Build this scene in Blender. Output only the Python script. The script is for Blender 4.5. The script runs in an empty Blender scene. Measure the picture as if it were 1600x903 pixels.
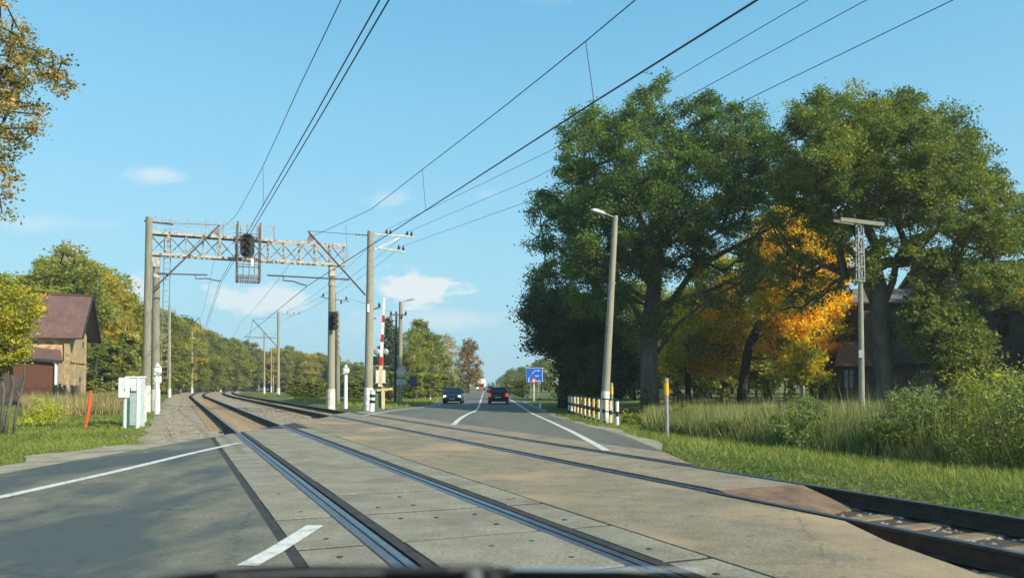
import bpy, math, random
import numpy as np
from mathutils import Vector, Matrix

random.seed(11)
RNG = np.random.default_rng(11)
SC = bpy.context.scene
COL = SC.collection
R = math.radians

# ------------------------------------------------------------------ camera
H = 1.30
F = 1230.0                       # focal length in pixels of the 1600 px wide photograph
PITCH = R(2.0)
HORIZON = 601.0
SHIFT = ((HORIZON - 451.5) - F * math.tan(PITCH)) / 1600.0
cam_d = bpy.data.cameras.new('camera')
cam_d.sensor_width = 36.0
cam_d.lens = 36.0 * F / 1600.0
cam_d.shift_y = SHIFT
cam_d.clip_start = 0.05
cam_d.clip_end = 6000
cam_d.dof.use_dof = True
cam_d.dof.focus_distance = 45.0
cam_d.dof.aperture_fstop = 3.2
cam = bpy.data.objects.new('camera', cam_d)
COL.objects.link(cam)
cam.location = (0, 0, H)
cam.rotation_euler = (R(90) + PITCH, 0, 0)
SC.camera = cam

# ------------------------------------------------------------------ light and sky
SUN_AZ = R(124.0)       # clockwise from +Y (straight ahead)
SUN_EL = R(31.0)
world = bpy.data.worlds.new('World')
SC.world = world
world.use_nodes = True
wn, wl = world.node_tree.nodes, world.node_tree.links
wn.clear()


def build_world():
    out = wn.new('ShaderNodeOutputWorld')
    bg = wn.new('ShaderNodeBackground')
    bg.inputs['Strength'].default_value = 0.115
    wl.new(bg.outputs[0], out.inputs['Surface'])
    sky = wn.new('ShaderNodeTexSky')
    sky.sky_type = 'NISHITA'
    sky.sun_disc = False
    sky.sun_elevation = SUN_EL
    sky.sun_rotation = SUN_AZ
    sky.air_density = 1.15
    sky.dust_density = 0.6
    sky.ozone_density = 1.6
    tc = wn.new('ShaderNodeTexCoord')
    sep = wn.new('ShaderNodeSeparateXYZ')
    wl.new(tc.outputs['Generated'], sep.inputs[0])

    def m(op, a, b=None, clamp=False):
        n = wn.new('ShaderNodeMath')
        n.operation = op
        n.use_clamp = clamp
        for i, v in enumerate((a, b)):
            if v is None:
                continue
            if isinstance(v, (int, float)):
                n.inputs[i].default_value = v
            else:
                wl.new(v, n.inputs[i])
        return n.outputs[0]
    yy = m('MAXIMUM', sep.outputs['Y'], 0.05)
    az = m('DIVIDE', sep.outputs['X'], yy)
    el = m('DIVIDE', sep.outputs['Z'], yy)
    comb = wn.new('ShaderNodeCombineXYZ')
    wl.new(az, comb.inputs[0])
    wl.new(m('MULTIPLY', el, 2.2), comb.inputs[1])
    nz = wn.new('ShaderNodeTexNoise')
    nz.inputs['Scale'].default_value = 14.0
    nz.inputs['Detail'].default_value = 7.0
    nz.inputs['Roughness'].default_value = 0.58
    wl.new(comb.outputs[0], nz.inputs['Vector'])
    noise = m('SUBTRACT', nz.outputs['Fac'], 0.5)
    total = None
    # azimuth, elevation tangents, half sizes, softness, strength of every small cloud
    clouds = [(-0.450, 0.268, 0.060, 0.013, 1.3, 0.55), (-0.125, 0.124, 0.066, 0.026, 2.4, 0.95), (-0.33, 0.108, 0.085, 0.022, 2.0, 0.80),
              (-0.505, 0.115, 0.050, 0.024, 2.0, 0.80), (-0.155, 0.240, 0.040, 0.012, 1.2, 0.40), (-0.60, 0.205, 0.10, 0.012, 1.0, 0.30),
              (-0.035, 0.245, 0.025, 0.008, 0.9, 0.22), (-0.10, 0.082, 0.16, 0.018, 1.0, 0.50), (0.05, 0.50, 0.06, 0.012, 0.8, 0.12),
              (-1.1, 0.25, 0.2, 0.05, 1.2, 0.7), (1.1, 0.16, 0.22, 0.04, 1.2, 0.7)]
    for a0, e0, wa, we, soft, amp in clouds:
        da = m('DIVIDE', m('SUBTRACT', az, a0), wa)
        de = m('DIVIDE', m('SUBTRACT', el, e0), we)
        d = m('SQRT', m('ADD', m('MULTIPLY', da, da), m('MULTIPLY', de, de)))
        v = m('ADD', m('SUBTRACT', 1.0, d), m('MULTIPLY', noise, 3.4))
        v = m('MULTIPLY', v, soft, clamp=True)
        v = m('MULTIPLY', v, amp)
        total = v if total is None else m('MAXIMUM', total, v)
    up = m('GREATER_THAN', sep.outputs['Y'], 0.05)
    total = m('MULTIPLY', total, up)
    nz.inputs['Lacunarity'].default_value = 2.2
    # thin milky air towards the horizon
    hz = m('MULTIPLY', m('SUBTRACT', 1.15, sep.outputs['Z']), 0.86, clamp=True)
    hsv = wn.new('ShaderNodeHueSaturation')
    hsv.inputs['Saturation'].default_value = 1.06
    hsv.inputs['Hue'].default_value = 0.482
    hsv.inputs['Value'].default_value = 1.25
    wl.new(sky.outputs[0], hsv.inputs['Color'])
    mixh = wn.new('ShaderNodeMixRGB')
    ramp = wn.new('ShaderNodeMixRGB')
    ramp.inputs[1].default_value = (2.20, 3.95, 4.65, 1)
    ramp.inputs[2].default_value = (0.50, 2.50, 4.15, 1)
    wl.new(m('MULTIPLY', sep.outputs['Z'], 2.0, clamp=True), ramp.inputs[0])
    wl.new(ramp.outputs[0], mixh.inputs[2])
    wl.new(hz, mixh.inputs[0])
    wl.new(hsv.outputs[0], mixh.inputs[1])
    mix = wn.new('ShaderNodeMixRGB')
    mix.inputs[2].default_value = (4.5, 4.9, 5.0, 1)
    wl.new(total, mix.inputs[0])
    wl.new(mixh.outputs[0], mix.inputs[1])
    wl.new(mix.outputs[0], bg.inputs['Color'])


build_world()
sun_d = bpy.data.lights.new('sun', 'SUN')
sun_d.energy = 4.3
sun_d.angle = R(0.55)
sun_d.color = (1.0, 0.90, 0.74)
sun = bpy.data.objects.new('sun', sun_d)
COL.objects.link(sun)
sdir = Vector((math.sin(SUN_AZ) * math.cos(SUN_EL), math.cos(SUN_AZ) * math.cos(SUN_EL), math.sin(SUN_EL)))
sun.rotation_euler = sdir.to_track_quat('Z', 'Y').to_euler()
sun.location = sdir * 50
SC.view_settings.view_transform = 'Standard'
SC.view_settings.look = 'None'
SC.view_settings.exposure = 0.70
SC.view_settings.gamma = 1.0

# ------------------------------------------------------------------ geometry of the place
def ray(px, py):
    cx = (px - 800.0) / F
    cy = (451.5 - py) / F + SHIFT * 1600.0 / F
    return Vector((cx, math.cos(PITCH) - math.sin(PITCH) * cy, math.sin(PITCH) + math.cos(PITCH) * cy))


def at(px, py, Y):
    v = ray(px, py)
    return Vector((v.x / v.y * Y, Y, H + v.z / v.y * Y))


def gr(px, py, z=0.0):
    v = ray(px, py)
    t = (z - H) / v.z
    return Vector((v.x * t, v.y * t, z))


TA = math.atan(525.0 / F)
SA, CA = math.sin(TA), math.cos(TA)
S0, RC = 86.0, 1150.0                      # the line is straight up to S0, then bends right


def W(u, s, z=0.0):
    if s <= S0:
        return Vector((u * CA - s * SA, u * SA + s * CA, z))
    ph = (s - S0) / RC
    uu = RC - (RC - u) * math.cos(ph)
    ss = S0 + (RC - u) * math.sin(ph)
    return Vector((uu * CA - ss * SA, uu * SA + ss * CA, z))


def us(x, y):
    u = x * CA + y * SA
    s = -x * SA + y * CA
    if s > S0:
        d = math.hypot(u - RC, s - S0)
        return RC - d, s
    return u, s


def on_u(px, py, u):
    v = ray(px, py)
    t = u / (v.x * CA + v.y * SA)
    return Vector((v.x * t, v.y * t, H + v.z * t))


C1, C2, HG = 2.37, 6.84, 0.785             # track centres, half the spacing of the rails


def sstep(t):
    t = max(0.0, min(1.0, t))
    return t * t * (3 - 2 * t)


def road_z(x, y):
    return -0.45 * sstep((x * CA + y * SA - 9.0) / 13.0)


def bend(y):
    t = y - 40.0
    return 0.0 if t < 0 else -0.0335 * (t * t / (t + 8.0))


def ground_z(x, y):
    u, s = us(x, y)
    z = road_z(x, y) - 0.07 if x > -40 or True else -0.1
    if s > 60:
        z = max(z, -0.5)
    d = min(u - 0.0, 8.9 - u)
    if d > -2.0 and u < 4:
        z = z * (1 - sstep((d + 2.0) / 0.8)) + -0.13 * sstep((d + 2.0) / 0.8)
    if d > -1.0:
        z = z * (1 - sstep((d + 1.0) / 1.2)) + -0.42 * sstep((d + 1.0) / 1.2)
    r = abs(x + 2.0 - bend(y))
    if r > 6.5:
        z += 0.05 * math.sin(x * 0.9 + 1.3) * math.sin(y * 0.7) * min(1, (r - 6.5) / 4)
        z += 0.35 * sstep((x - 7) / 14) * sstep((y - 4) / 10)
    return z


# ------------------------------------------------------------------ mesh helpers
class MB:
    def __init__(self):
        self.v, self.f, self.m = [], [], []

    def add(self, vs, fs, mi=0):
        o = len(self.v)
        self.v += [tuple(p) for p in vs]
        self.f += [tuple(i + o for i in f) for f in fs]
        self.m += [mi] * len(fs)
        return self

    def box(self, c, d, rz=0.0, mi=0, mat=None):
        hx, hy, hz = d[0] / 2, d[1] / 2, d[2] / 2
        M = mat if mat is not None else Matrix.Rotation(rz, 3, 'Z')
        c = Vector(c)
        vs = [c + M @ Vector((sx * hx, sy * hy, sz * hz)) for sz in (-1, 1) for sx, sy in ((-1, -1), (1, -1), (1, 1), (-1, 1))]
        return self.add(vs, [(3, 2, 1, 0), (4, 5, 6, 7), (0, 1, 5, 4), (1, 2, 6, 5), (2, 3, 7, 6), (3, 0, 4, 7)], mi)

    def bbox(self, c, d, b=0.02, rz=0.0, mi=0):
        """box with chamfered vertical and top edges"""
        hx, hy, hz = d[0] / 2, d[1] / 2, d[2] / 2
        M = Matrix.Rotation(rz, 3, 'Z')
        c = Vector(c)
        rings = []
        for z, k in ((-hz, b), (-hz + b, 0), (hz - b, 0), (hz, b)):
            a, e = hx - k, hy - k
            q = b
            rings.append([(-a + q, -e), (a - q, -e), (a, -e + q), (a, e - q), (a - q, e), (-a + q, e), (-a, e - q), (-a, -e + q)])
        vs = []
        for (z, k), rg in zip(((-hz, b), (-hz + b, 0), (hz - b, 0), (hz, b)), rings):
            vs += [c + M @ Vector((x, y, z)) for x, y in rg]
        fs = [tuple(range(7, -1, -1)), tuple(range(24, 32))]
        for r in range(3):
            for i in range(8):
                j = (i + 1) % 8
                fs.append((r * 8 + i, r * 8 + j, r * 8 + 8 + j, r * 8 + 8 + i))
        return self.add(vs, fs, mi)

    def tube(self, pts, rad, n=8, mi=0, cap=True):
        pts = [Vector(p) for p in pts]
        if not hasattr(rad, '__len__'):
            rad = [rad] * len(pts)
        o = len(self.v)
        up = None
        for i, p in enumerate(pts):
            a = pts[max(0, i - 1)]
            b = pts[min(len(pts) - 1, i + 1)]
            t = (b - a)
            t = t.normalized() if t.length > 1e-9 else Vector((0, 0, 1))
            if up is None:
                up = Vector((1, 0, 0)) if abs(t.z) > 0.9 else Vector((0, 0, 1))
            x = up.cross(t)
            if x.length < 1e-4:
                x = Vector((0, 1, 0)).cross(t)
            x.normalize()
            y = t.cross(x)
            up = y
            for k in range(n):
                an = 2 * math.pi * k / n
                self.v.append(tuple(p + (x * math.cos(an) + y * math.sin(an)) * rad[i]))
        for i in range(len(pts) - 1):
            for k in range(n):
                j = (k + 1) % n
                self.f.append((o + i * n + k, o + i * n + j, o + (i + 1) * n + j, o + (i + 1) * n + k))
                self.m.append(mi)
        if cap:
            self.f.append(tuple(o + k for k in range(n - 1, -1, -1)))
            self.f.append(tuple(o + (len(pts) - 1) * n + k for k in range(n)))
            self.m += [mi, mi]
        return self

    def bar(self, a, b, w, h=None, mi=0):
        a, b = Vector(a), Vector(b)
        t = b - a
        L = t.length
        t.normalize()
        ref = Vector((0, 0, 1)) if abs(t.z) < 0.95 else Vector((0, 1, 0))
        x = t.cross(ref).normalized()
        y = x.cross(t)
        M = Matrix((x, t, y)).transposed()
        return self.box((a + b) / 2, (w, L, h if h else w), mi=mi, mat=M)

    def prism(self, poly, z0, z1, mi=0):
        n = len(poly)
        vs = [(p[0], p[1], z0) for p in poly] + [(p[0], p[1], z1) for p in poly]
        fs = [tuple(range(n - 1, -1, -1)), tuple(range(n, 2 * n))]
        fs += [(i, (i + 1) % n, n + (i + 1) % n, n + i) for i in range(n)]
        return self.add(vs, fs, mi)

    def plate(self, pts, th, mi=0):
        """thick plate from a planar 3-D outline"""
        pts = [Vector(p) for p in pts]
        nrm = (pts[1] - pts[0]).cross(pts[2] - pts[0]).normalized() * th
        n = len(pts)
        vs = pts + [p - nrm for p in pts]
        fs = [tuple(range(n)), tuple(range(2 * n - 1, n - 1, -1))]
        fs += [((i + 1) % n, i, n + i, n + (i + 1) % n) for i in range(n)]
        return self.add(vs, fs, mi)

    def lathe(self, c, prof, n=12, mi=0, axis='Z'):
        c = Vector(c)
        o = len(self.v)
        for r, z in prof:
            for k in range(n):
                a = 2 * math.pi * k / n
                p = Vector((r * math.cos(a), r * math.sin(a), z))
                if axis == 'Y':
                    p = Vector((p.x, p.z, -p.y))
                if axis == 'X':
                    p = Vector((p.z, p.x, p.y))
                self.v.append(tuple(c + p))
        for i in range(len(prof) - 1):
            for k in range(n):
                j = (k + 1) % n
                self.f.append((o + i * n + k, o + i * n + j, o + (i + 1) * n + j, o + (i + 1) * n + k))
                self.m.append(mi)
        self.f.append(tuple(o + k for k in range(n - 1, -1, -1)))
        self.f.append(tuple(o + (len(prof) - 1) * n + k for k in range(n)))
        self.m += [mi, mi]
        return self

    def build(self, name, mats, parent=None, smooth=False):
        me = bpy.data.meshes.new(name)
        me.from_pydata(self.v, [], self.f)
        if not isinstance(mats, (list, tuple)):
            mats = [mats]
        for m_ in mats:
            me.materials.append(m_)
        if len(mats) > 1:
            me.polygons.foreach_set('material_index', self.m)
        if smooth:
            me.polygons.foreach_set('use_smooth', [True] * len(me.polygons))
        me.update()
        o = bpy.data.objects.new(name, me)
        COL.objects.link(o)
        if parent is not None:
            o.parent = parent
            o.matrix_parent_inverse = Matrix.Translation(-Vector(parent.location)) if parent.type == 'EMPTY' and not parent.get('_local') else Matrix()
        return o


def tag(o, label=None, cat=None, group=None, kind=None):
    if label:
        o['label'] = label
    if cat:
        o['category'] = cat
    if group:
        o['group'] = group
    if kind:
        o['kind'] = kind
    return o


def thing(name, label, cat, loc=(0, 0, 0), group=None, local=False):
    """an Empty at the thing's base; its parts are modelled in world space unless local"""
    o = bpy.data.objects.new(name, None)
    COL.objects.link(o)
    o.location = loc
    o.empty_display_size = 0.2
    if local:
        LOCALS.add(o.name)
        o['_local'] = 1
    return tag(o, label, cat, group)


LOCALS = set()


def copy_thing(src, loc, rz=0.0, sc=1.0, label=None, group=None):
    r = src.copy()
    COL.objects.link(r)
    r.location = loc
    r.rotation_euler = (0, 0, rz)
    r.scale = (sc, sc, sc) if not hasattr(sc, '__len__') else sc
    if label:
        r['label'] = label
    if group:
        r['group'] = group
    for ch in list(src.children):
        c = ch.copy()
        COL.objects.link(c)
        c.parent = r
        for g in list(ch.children):
            d = g.copy()
            COL.objects.link(d)
            d.parent = c
    return r


# ------------------------------------------------------------------ materials
def mat(name, c1, c2=None, scale=4.0, rough=0.8, bump=0.0, metal=0.0, detail=6.0, lo=0.35, hi=0.65, c3=None, stretch=None, bscale=None, spec=0.4, emit=None, island=0.0):
    mt = bpy.data.materials.new(name)
    mt.use_nodes = True
    n, l = mt.node_tree.nodes, mt.node_tree.links
    b = n['Principled BSDF']
    b.inputs['Roughness'].default_value = rough
    b.inputs['Metallic'].default_value = metal
    b.inputs['Specular IOR Level'].default_value = spec
    b.inputs['Base Color'].default_value = (*c1, 1)
    if emit:
        b.inputs['Emission Color'].default_value = (*emit[0], 1)
        b.inputs['Emission Strength'].default_value = emit[1]
    if c2 is None and not bump:
        return mt
    tc = n.new('ShaderNodeTexCoord')
    mp = n.new('ShaderNodeMapping')
    l.new(tc.outputs['Object'], mp.inputs[0])
    if stretch:
        mp.inputs['Scale'].default_value = stretch
    if c2 is not None:
        nz = n.new('ShaderNodeTexNoise')
        nz.inputs['Scale'].default_value = scale
        nz.inputs['Detail'].default_value = detail
        nz.inputs['Roughness'].default_value = 0.62
        l.new(mp.outputs[0], nz.inputs['Vector'])
        cr = n.new('ShaderNodeValToRGB')
        cr.color_ramp.elements[0].position = lo
        cr.color_ramp.elements[1].position = hi
        cr.color_ramp.elements[0].color = (*c1, 1)
        cr.color_ramp.elements[1].color = (*c2, 1)
        if c3:
            e = cr.color_ramp.elements.new((lo + hi) / 2)
            e.color = (*c3, 1)
        l.new(nz.outputs['Fac'], cr.inputs[0])
        # fine grain over the broad patches
        n2 = n.new('ShaderNodeTexNoise')
        n2.inputs['Scale'].default_value = scale * 14
        n2.inputs['Detail'].default_value = 3
        l.new(tc.outputs['Object'], n2.inputs['Vector'])
        mr = n.new('ShaderNodeMapRange')
        mr.inputs[1].default_value = 0.3
        mr.inputs[2].default_value = 0.7
        mr.inputs[3].default_value = 0.74
        mr.inputs[4].default_value = 1.26
        l.new(n2.outputs['Fac'], mr.inputs[0])
        mx = n.new('ShaderNodeMixRGB')
        mx.blend_type = 'MULTIPLY'
        mx.inputs[0].default_value = 1
        l.new(cr.outputs[0], mx.inputs[1])
        l.new(mr.outputs[0], mx.inputs[2])
        l.new(mx.outputs[0], b.inputs['Base Color'])
    if bump:
        n3 = n.new('ShaderNodeTexNoise')
        n3.inputs['Scale'].default_value = bscale or scale * 8
        n3.inputs['Detail'].default_value = 4
        l.new(mp.outputs[0], n3.inputs['Vector'])
        bp = n.new('ShaderNodeBump')
        bp.inputs['Strength'].default_value = bump
        bp.inputs['Distance'].default_value = 0.05
        l.new(n3.outputs['Fac'], bp.inputs['Height'])
        l.new(bp.outputs[0], b.inputs['Normal'])
    return mt


LK = 1.78


def leaf_mat(name, cols, trans=0.35, rough=0.55):
    """leaf colour runs over the 'hue' value that every leaf carries"""
    mt = bpy.data.materials.new(name)
    mt.use_nodes = True
    n, l = mt.node_tree.nodes, mt.node_tree.links
    b = n['Principled BSDF']
    b.inputs['Roughness'].default_value = rough
    b.inputs['Specular IOR Level'].default_value = 0.3
    at_ = n.new('ShaderNodeAttribute')
    at_.attribute_name = 'hue'
    cr = n.new('ShaderNodeValToRGB')
    els = cr.color_ramp.elements
    for i, (p, c) in enumerate(cols):
        e = els[i] if i < 2 else els.new(p)
        e.position = p
        e.color = (min(1, c[0] * LK * 1.06), min(1, c[1] * LK), min(1, c[2] * LK), 1)
    l.new(at_.outputs['Fac'], cr.inputs[0])
    l.new(cr.outputs[0], b.inputs['Base Color'])
    tr = n.new('ShaderNodeBsdfTranslucent')
    gm = n.new('ShaderNodeMixRGB')
    gm.blend_type = 'MULTIPLY'
    gm.inputs[0].default_value = 1
    gm.inputs[2].default_value = (1.3, 1.35, 0.6, 1)
    l.new(cr.outputs[0], gm.inputs[1])
    l.new(gm.outputs[0], tr.inputs['Color'])
    ms = n.new('ShaderNodeMixShader')
    ms.inputs[0].default_value = trans
    l.new(b.outputs[0], ms.inputs[1])
    l.new(tr.outputs[0], ms.inputs[2])
    l.new(ms.outputs[0], n['Material Output'].inputs['Surface'])
    return mt


def worn_or_shaded(name, c1, c2, c3, mscale, mlo, mhi, stretch=(1, 1, 1), rough=0.85, fine=40.0, bump=0.15, cracks=True):
    """two tones broken up at mid scale, third tone as broad patches of wear, or of painted tree shade"""
    mt = mat(name, c1, c2, scale=2.2, rough=rough, bump=bump, bscale=fine)
    n, l = mt.node_tree.nodes, mt.node_tree.links
    b = n['Principled BSDF']
    src = b.inputs['Base Color'].links[0].from_socket
    tc = n.new('ShaderNodeTexCoord')
    mp = n.new('ShaderNodeMapping')
    mp.inputs['Scale'].default_value = stretch
    l.new(tc.outputs['Object'], mp.inputs[0])
    nz = n.new('ShaderNodeTexNoise')
    nz.inputs['Scale'].default_value = mscale
    nz.inputs['Detail'].default_value = 7.0
    nz.inputs['Roughness'].default_value = 0.6
    nz.inputs['Distortion'].default_value = 0.3
    l.new(mp.outputs[0], nz.inputs['Vector'])
    mr = n.new('ShaderNodeMapRange')
    mr.inputs[1].default_value = mlo
    mr.inputs[2].default_value = mhi
    l.new(nz.outputs['Fac'], mr.inputs[0])
    mx = n.new('ShaderNodeMixRGB')
    l.new(mr.outputs[0], mx.inputs[0])
    l.new(src, mx.inputs[1])
    mx.inputs[2].default_value = (*c3, 1)
    # oil drips, grit and fine cracks
    last = mx.outputs[0]
    if cracks:
        n4 = n.new('ShaderNodeTexNoise')
        n4.inputs['Scale'].default_value = 5.5
        n4.inputs['Detail'].default_value = 8
        l.new(tc.outputs['Object'], n4.inputs['Vector'])
        r4 = n.new('ShaderNodeMapRange')
        r4.inputs[1].default_value = 0.60
        r4.inputs[2].default_value = 0.74
        r4.inputs[3].default_value = 1.0
        r4.inputs[4].default_value = 0.62
        l.new(n4.outputs['Fac'], r4.inputs[0])
        vo = n.new('ShaderNodeTexVoronoi')
        vo.feature = 'DISTANCE_TO_EDGE'
        vo.inputs['Scale'].default_value = 0.38
        wob = n.new('ShaderNodeMixRGB')
        wob.inputs[0].default_value = 0.22
        l.new(tc.outputs['Object'], wob.inputs[1])
        l.new(n4.outputs['Color'], wob.inputs[2])
        l.new(wob.outputs[0], vo.inputs['Vector'])
        r5 = n.new('ShaderNodeMapRange')
        r5.inputs[1].default_value = 0.0015
        r5.inputs[2].default_value = 0.0050
        r5.inputs[3].default_value = 0.72
        r5.inputs[4].default_value = 1.0
        l.new(vo.outputs['Distance'], r5.inputs[0])
        for r_ in (r4, r5):
            k = n.new('ShaderNodeMixRGB')
            k.blend_type = 'MULTIPLY'
            k.inputs[0].default_value = 1
            l.new(last, k.inputs[1])
            l.new(r_.outputs[0], k.inputs[2])
            last = k.outputs[0]
    l.new(last, b.inputs['Base Color'])
    return mt


M = {}
M['asphalt'] = worn_or_shaded('asphalt', (0.125, 0.124, 0.086), (0.178, 0.168, 0.118), (0.062, 0.078, 0.073), 0.50, 0.44, 0.56, stretch=(1.3, 0.50, 1))  # bluish third tone: soft tree shade painted in as patches
M['asphalt_far'] = worn_or_shaded('asphalt_far', (0.110, 0.114, 0.088), (0.145, 0.145, 0.110), (0.090, 0.096, 0.080), 0.6, 0.5, 0.66, stretch=(1.4, 0.15, 1))
M['dusty'] = worn_or_shaded('dusty_asphalt', (0.175, 0.150, 0.096), (0.25, 0.212, 0.134), (0.38, 0.27, 0.15), 0.42, 0.48, 0.66)
M['dusty2'] = worn_or_shaded('sandy_asphalt', (0.20, 0.17, 0.115), (0.30, 0.24, 0.155), (0.16, 0.145, 0.105), 0.7, 0.5, 0.7)
M['slab'] = worn_or_shaded('concrete_slab', (0.190, 0.178, 0.130), (0.265, 0.245, 0.175), (0.150, 0.135, 0.095), 0.9, 0.52, 0.72, fine=30, cracks=False)
M['joint'] = mat('joint_tar_and_groove_shade', (0.022, 0.022, 0.022), (0.05, 0.047, 0.04), scale=7, rough=0.8)
M['rubber'] = mat('rubber_strip', (0.055, 0.07, 0.09), (0.085, 0.10, 0.12), scale=6, rough=0.4)  # blue tint puts the sky's reflection into the rubber colour
M['paint'] = mat('road_paint', (0.60, 0.60, 0.54), (0.24, 0.24, 0.20), scale=6, rough=0.6, lo=0.50, hi=0.72, detail=9)
M['rail_top'] = mat('rail_polished', (0.24, 0.26, 0.29), (0.15, 0.165, 0.18), scale=8, rough=0.36, metal=0.8)
M['rail_side'] = mat('rail_side', (0.028, 0.022, 0.018), (0.055, 0.04, 0.03), scale=9, rough=0.8)
M['ballast'] = worn_or_shaded('ballast', (0.23, 0.19, 0.125), (0.36, 0.30, 0.20), (0.27, 0.20, 0.115), 0.5, 0.5, 0.7, fine=26, bump=0.3, cracks=False)
M['stone'] = mat('ballast_stone', (0.16, 0.14, 0.115), (0.40, 0.36, 0.29), scale=2.5, rough=0.9)
M['gravel'] = worn_or_shaded('shoulder_gravel', (0.24, 0.215, 0.15), (0.38, 0.33, 0.23), (0.16, 0.15, 0.09), 0.9, 0.52, 0.66, fine=24, bump=0.5, cracks=False)
M['sleeper'] = mat('sleeper_concrete', (0.27, 0.205, 0.11), (0.17, 0.13, 0.075), scale=5, rough=0.9, bump=0.3)
M['rust'] = mat('rusty_steel', (0.22, 0.135, 0.075), (0.10, 0.07, 0.045), scale=3.5, rough=0.85, bump=0.2)
M['conc'] = mat('pole_concrete', (0.235, 0.225, 0.165), (0.30, 0.285, 0.215), scale=1.6, rough=0.9, bump=0.15, stretch=(2, 2, 0.5))
M['conc_old'] = mat('pole_concrete_old', (0.175, 0.165, 0.12), (0.25, 0.235, 0.175), scale=2.0, rough=0.9, bump=0.2, stretch=(2, 2, 0.5))
M['limewash'] = mat('limewash', (0.66, 0.66, 0.59), (0.34, 0.33, 0.27), scale=4, rough=0.8, lo=0.42, hi=0.72)
M['white'] = mat('white_enamel', (0.78, 0.80, 0.78), (0.66, 0.69, 0.67), scale=3, rough=0.5)
M['cab_blue'] = mat('pale_green_enamel', (0.46, 0.56, 0.54), (0.36, 0.46, 0.45), scale=2.0, rough=0.55)
M['steel_old'] = mat('peeling_paint', (0.12, 0.06, 0.04), (0.44, 0.425, 0.38), scale=6.5, rough=0.7, lo=0.36, hi=0.50, stretch=(1, 1, 1), bump=0.2)
M['steel_rust'] = mat('rusty_bars', (0.14, 0.065, 0.04), (0.42, 0.37, 0.31), scale=5.0, rough=0.8, lo=0.45, hi=0.68)
M['cage'] = mat('dark_grey_bars', (0.07, 0.06, 0.055), (0.22, 0.19, 0.17), scale=6, rough=0.8)
M['galv'] = mat('galvanised', (0.36, 0.36, 0.34), (0.24, 0.24, 0.22), scale=5, rough=0.5, metal=0.4)
M['dark_steel'] = mat('dark_steel', (0.055, 0.04, 0.04), (0.10, 0.065, 0.055), scale=6, rough=0.7)
M['wire'] = mat('wire', (0.035, 0.03, 0.035), rough=0.6)
M['black'] = mat('black_paint', (0.014, 0.015, 0.016), rough=0.6)
M['insul'] = mat('insulator', (0.05, 0.035, 0.035), rough=0.25)
M['orange'] = mat('orange_plastic', (0.80, 0.10, 0.025), (0.70, 0.08, 0.03), scale=3, rough=0.45)
M['red'] = mat('red_paint', (0.50, 0.03, 0.02), rough=0.5)
M['yellow'] = mat('yellow_paint', (0.75, 0.40, 0.015), rough=0.5)
M['cream'] = mat('cream_or_sunlit_white_paint', (0.72, 0.62, 0.36), (0.60, 0.42, 0.18), scale=5, rough=0.6)
M['green_box'] = mat('machine_green', (0.10, 0.16, 0.075), (0.14, 0.2, 0.1), scale=4, rough=0.6)
M['blue_sign'] = mat('sign_blue', (0.012, 0.13, 0.62), rough=0.4)
M['sign_back'] = mat('sign_back', (0.36, 0.37, 0.35), (0.28, 0.29, 0.28), scale=4, rough=0.5)
M['brick'] = mat('yellow_brick', (0.20, 0.15, 0.085), (0.44, 0.35, 0.21), scale=4.2, rough=0.9, bump=0.5, lo=0.3, hi=0.62, c3=(0.33, 0.25, 0.14))
M['plaster_red'] = mat('broken_brick', (0.30, 0.15, 0.07), (0.56, 0.40, 0.22), scale=3.0, rough=0.9, bump=0.5, lo=0.42, hi=0.56)
M['roof_red'] = mat('tin_roof', (0.115, 0.066, 0.056), (0.165, 0.095, 0.078), scale=1.6, rough=0.6)
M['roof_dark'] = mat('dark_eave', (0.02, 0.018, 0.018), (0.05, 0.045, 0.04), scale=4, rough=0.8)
M['door_brown'] = mat('brown_boards', (0.13, 0.05, 0.025), (0.09, 0.04, 0.022), scale=2.5, rough=0.8, stretch=(8, 8, 0.4))
M['door_dark'] = mat('dark_door', (0.06, 0.045, 0.042), (0.085, 0.065, 0.06), scale=2.5, rough=0.7)
M['wood_fence'] = mat('grey_boards', (0.20, 0.165, 0.11), (0.13, 0.105, 0.075), scale=3.5, rough=0.9, stretch=(6, 6, 0.4))
M['slate'] = mat('slate_roof', (0.15, 0.14, 0.12), (0.085, 0.085, 0.07), scale=1.8, rough=0.85, bump=0.3)
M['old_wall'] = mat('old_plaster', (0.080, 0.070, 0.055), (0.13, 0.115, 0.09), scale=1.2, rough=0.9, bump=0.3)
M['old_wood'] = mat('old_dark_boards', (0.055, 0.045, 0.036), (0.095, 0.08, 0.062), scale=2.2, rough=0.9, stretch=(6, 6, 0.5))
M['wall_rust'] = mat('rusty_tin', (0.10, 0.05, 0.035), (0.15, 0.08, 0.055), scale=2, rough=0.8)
M['glass'] = mat('window_glass', (0.01, 0.012, 0.014), rough=0.08, spec=0.7)
M['frame'] = mat('window_frame', (0.055, 0.048, 0.038), rough=0.7)
M['bark'] = mat('bark', (0.065, 0.055, 0.043), (0.15, 0.13, 0.105), scale=3.0, rough=0.95, bump=0.8, bscale=9, stretch=(1, 1, 0.3))
M['bark_dark'] = mat('bark_dark', (0.025, 0.02, 0.016), (0.06, 0.05, 0.038), scale=3.0, rough=0.95, bump=0.6, bscale=9)
M['bark_birch'] = mat('bark_birch', (0.48, 0.45, 0.38), (0.16, 0.14, 0.11), scale=2.5, rough=0.85, lo=0.5, hi=0.62, stretch=(1, 1, 2.0))
M['paint_blue'] = mat('car_paint_blue', (0.012, 0.03, 0.09), rough=0.25, spec=0.6)
M['paint_black'] = mat('car_paint_black', (0.012, 0.013, 0.016), rough=0.28, spec=0.5)
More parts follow.
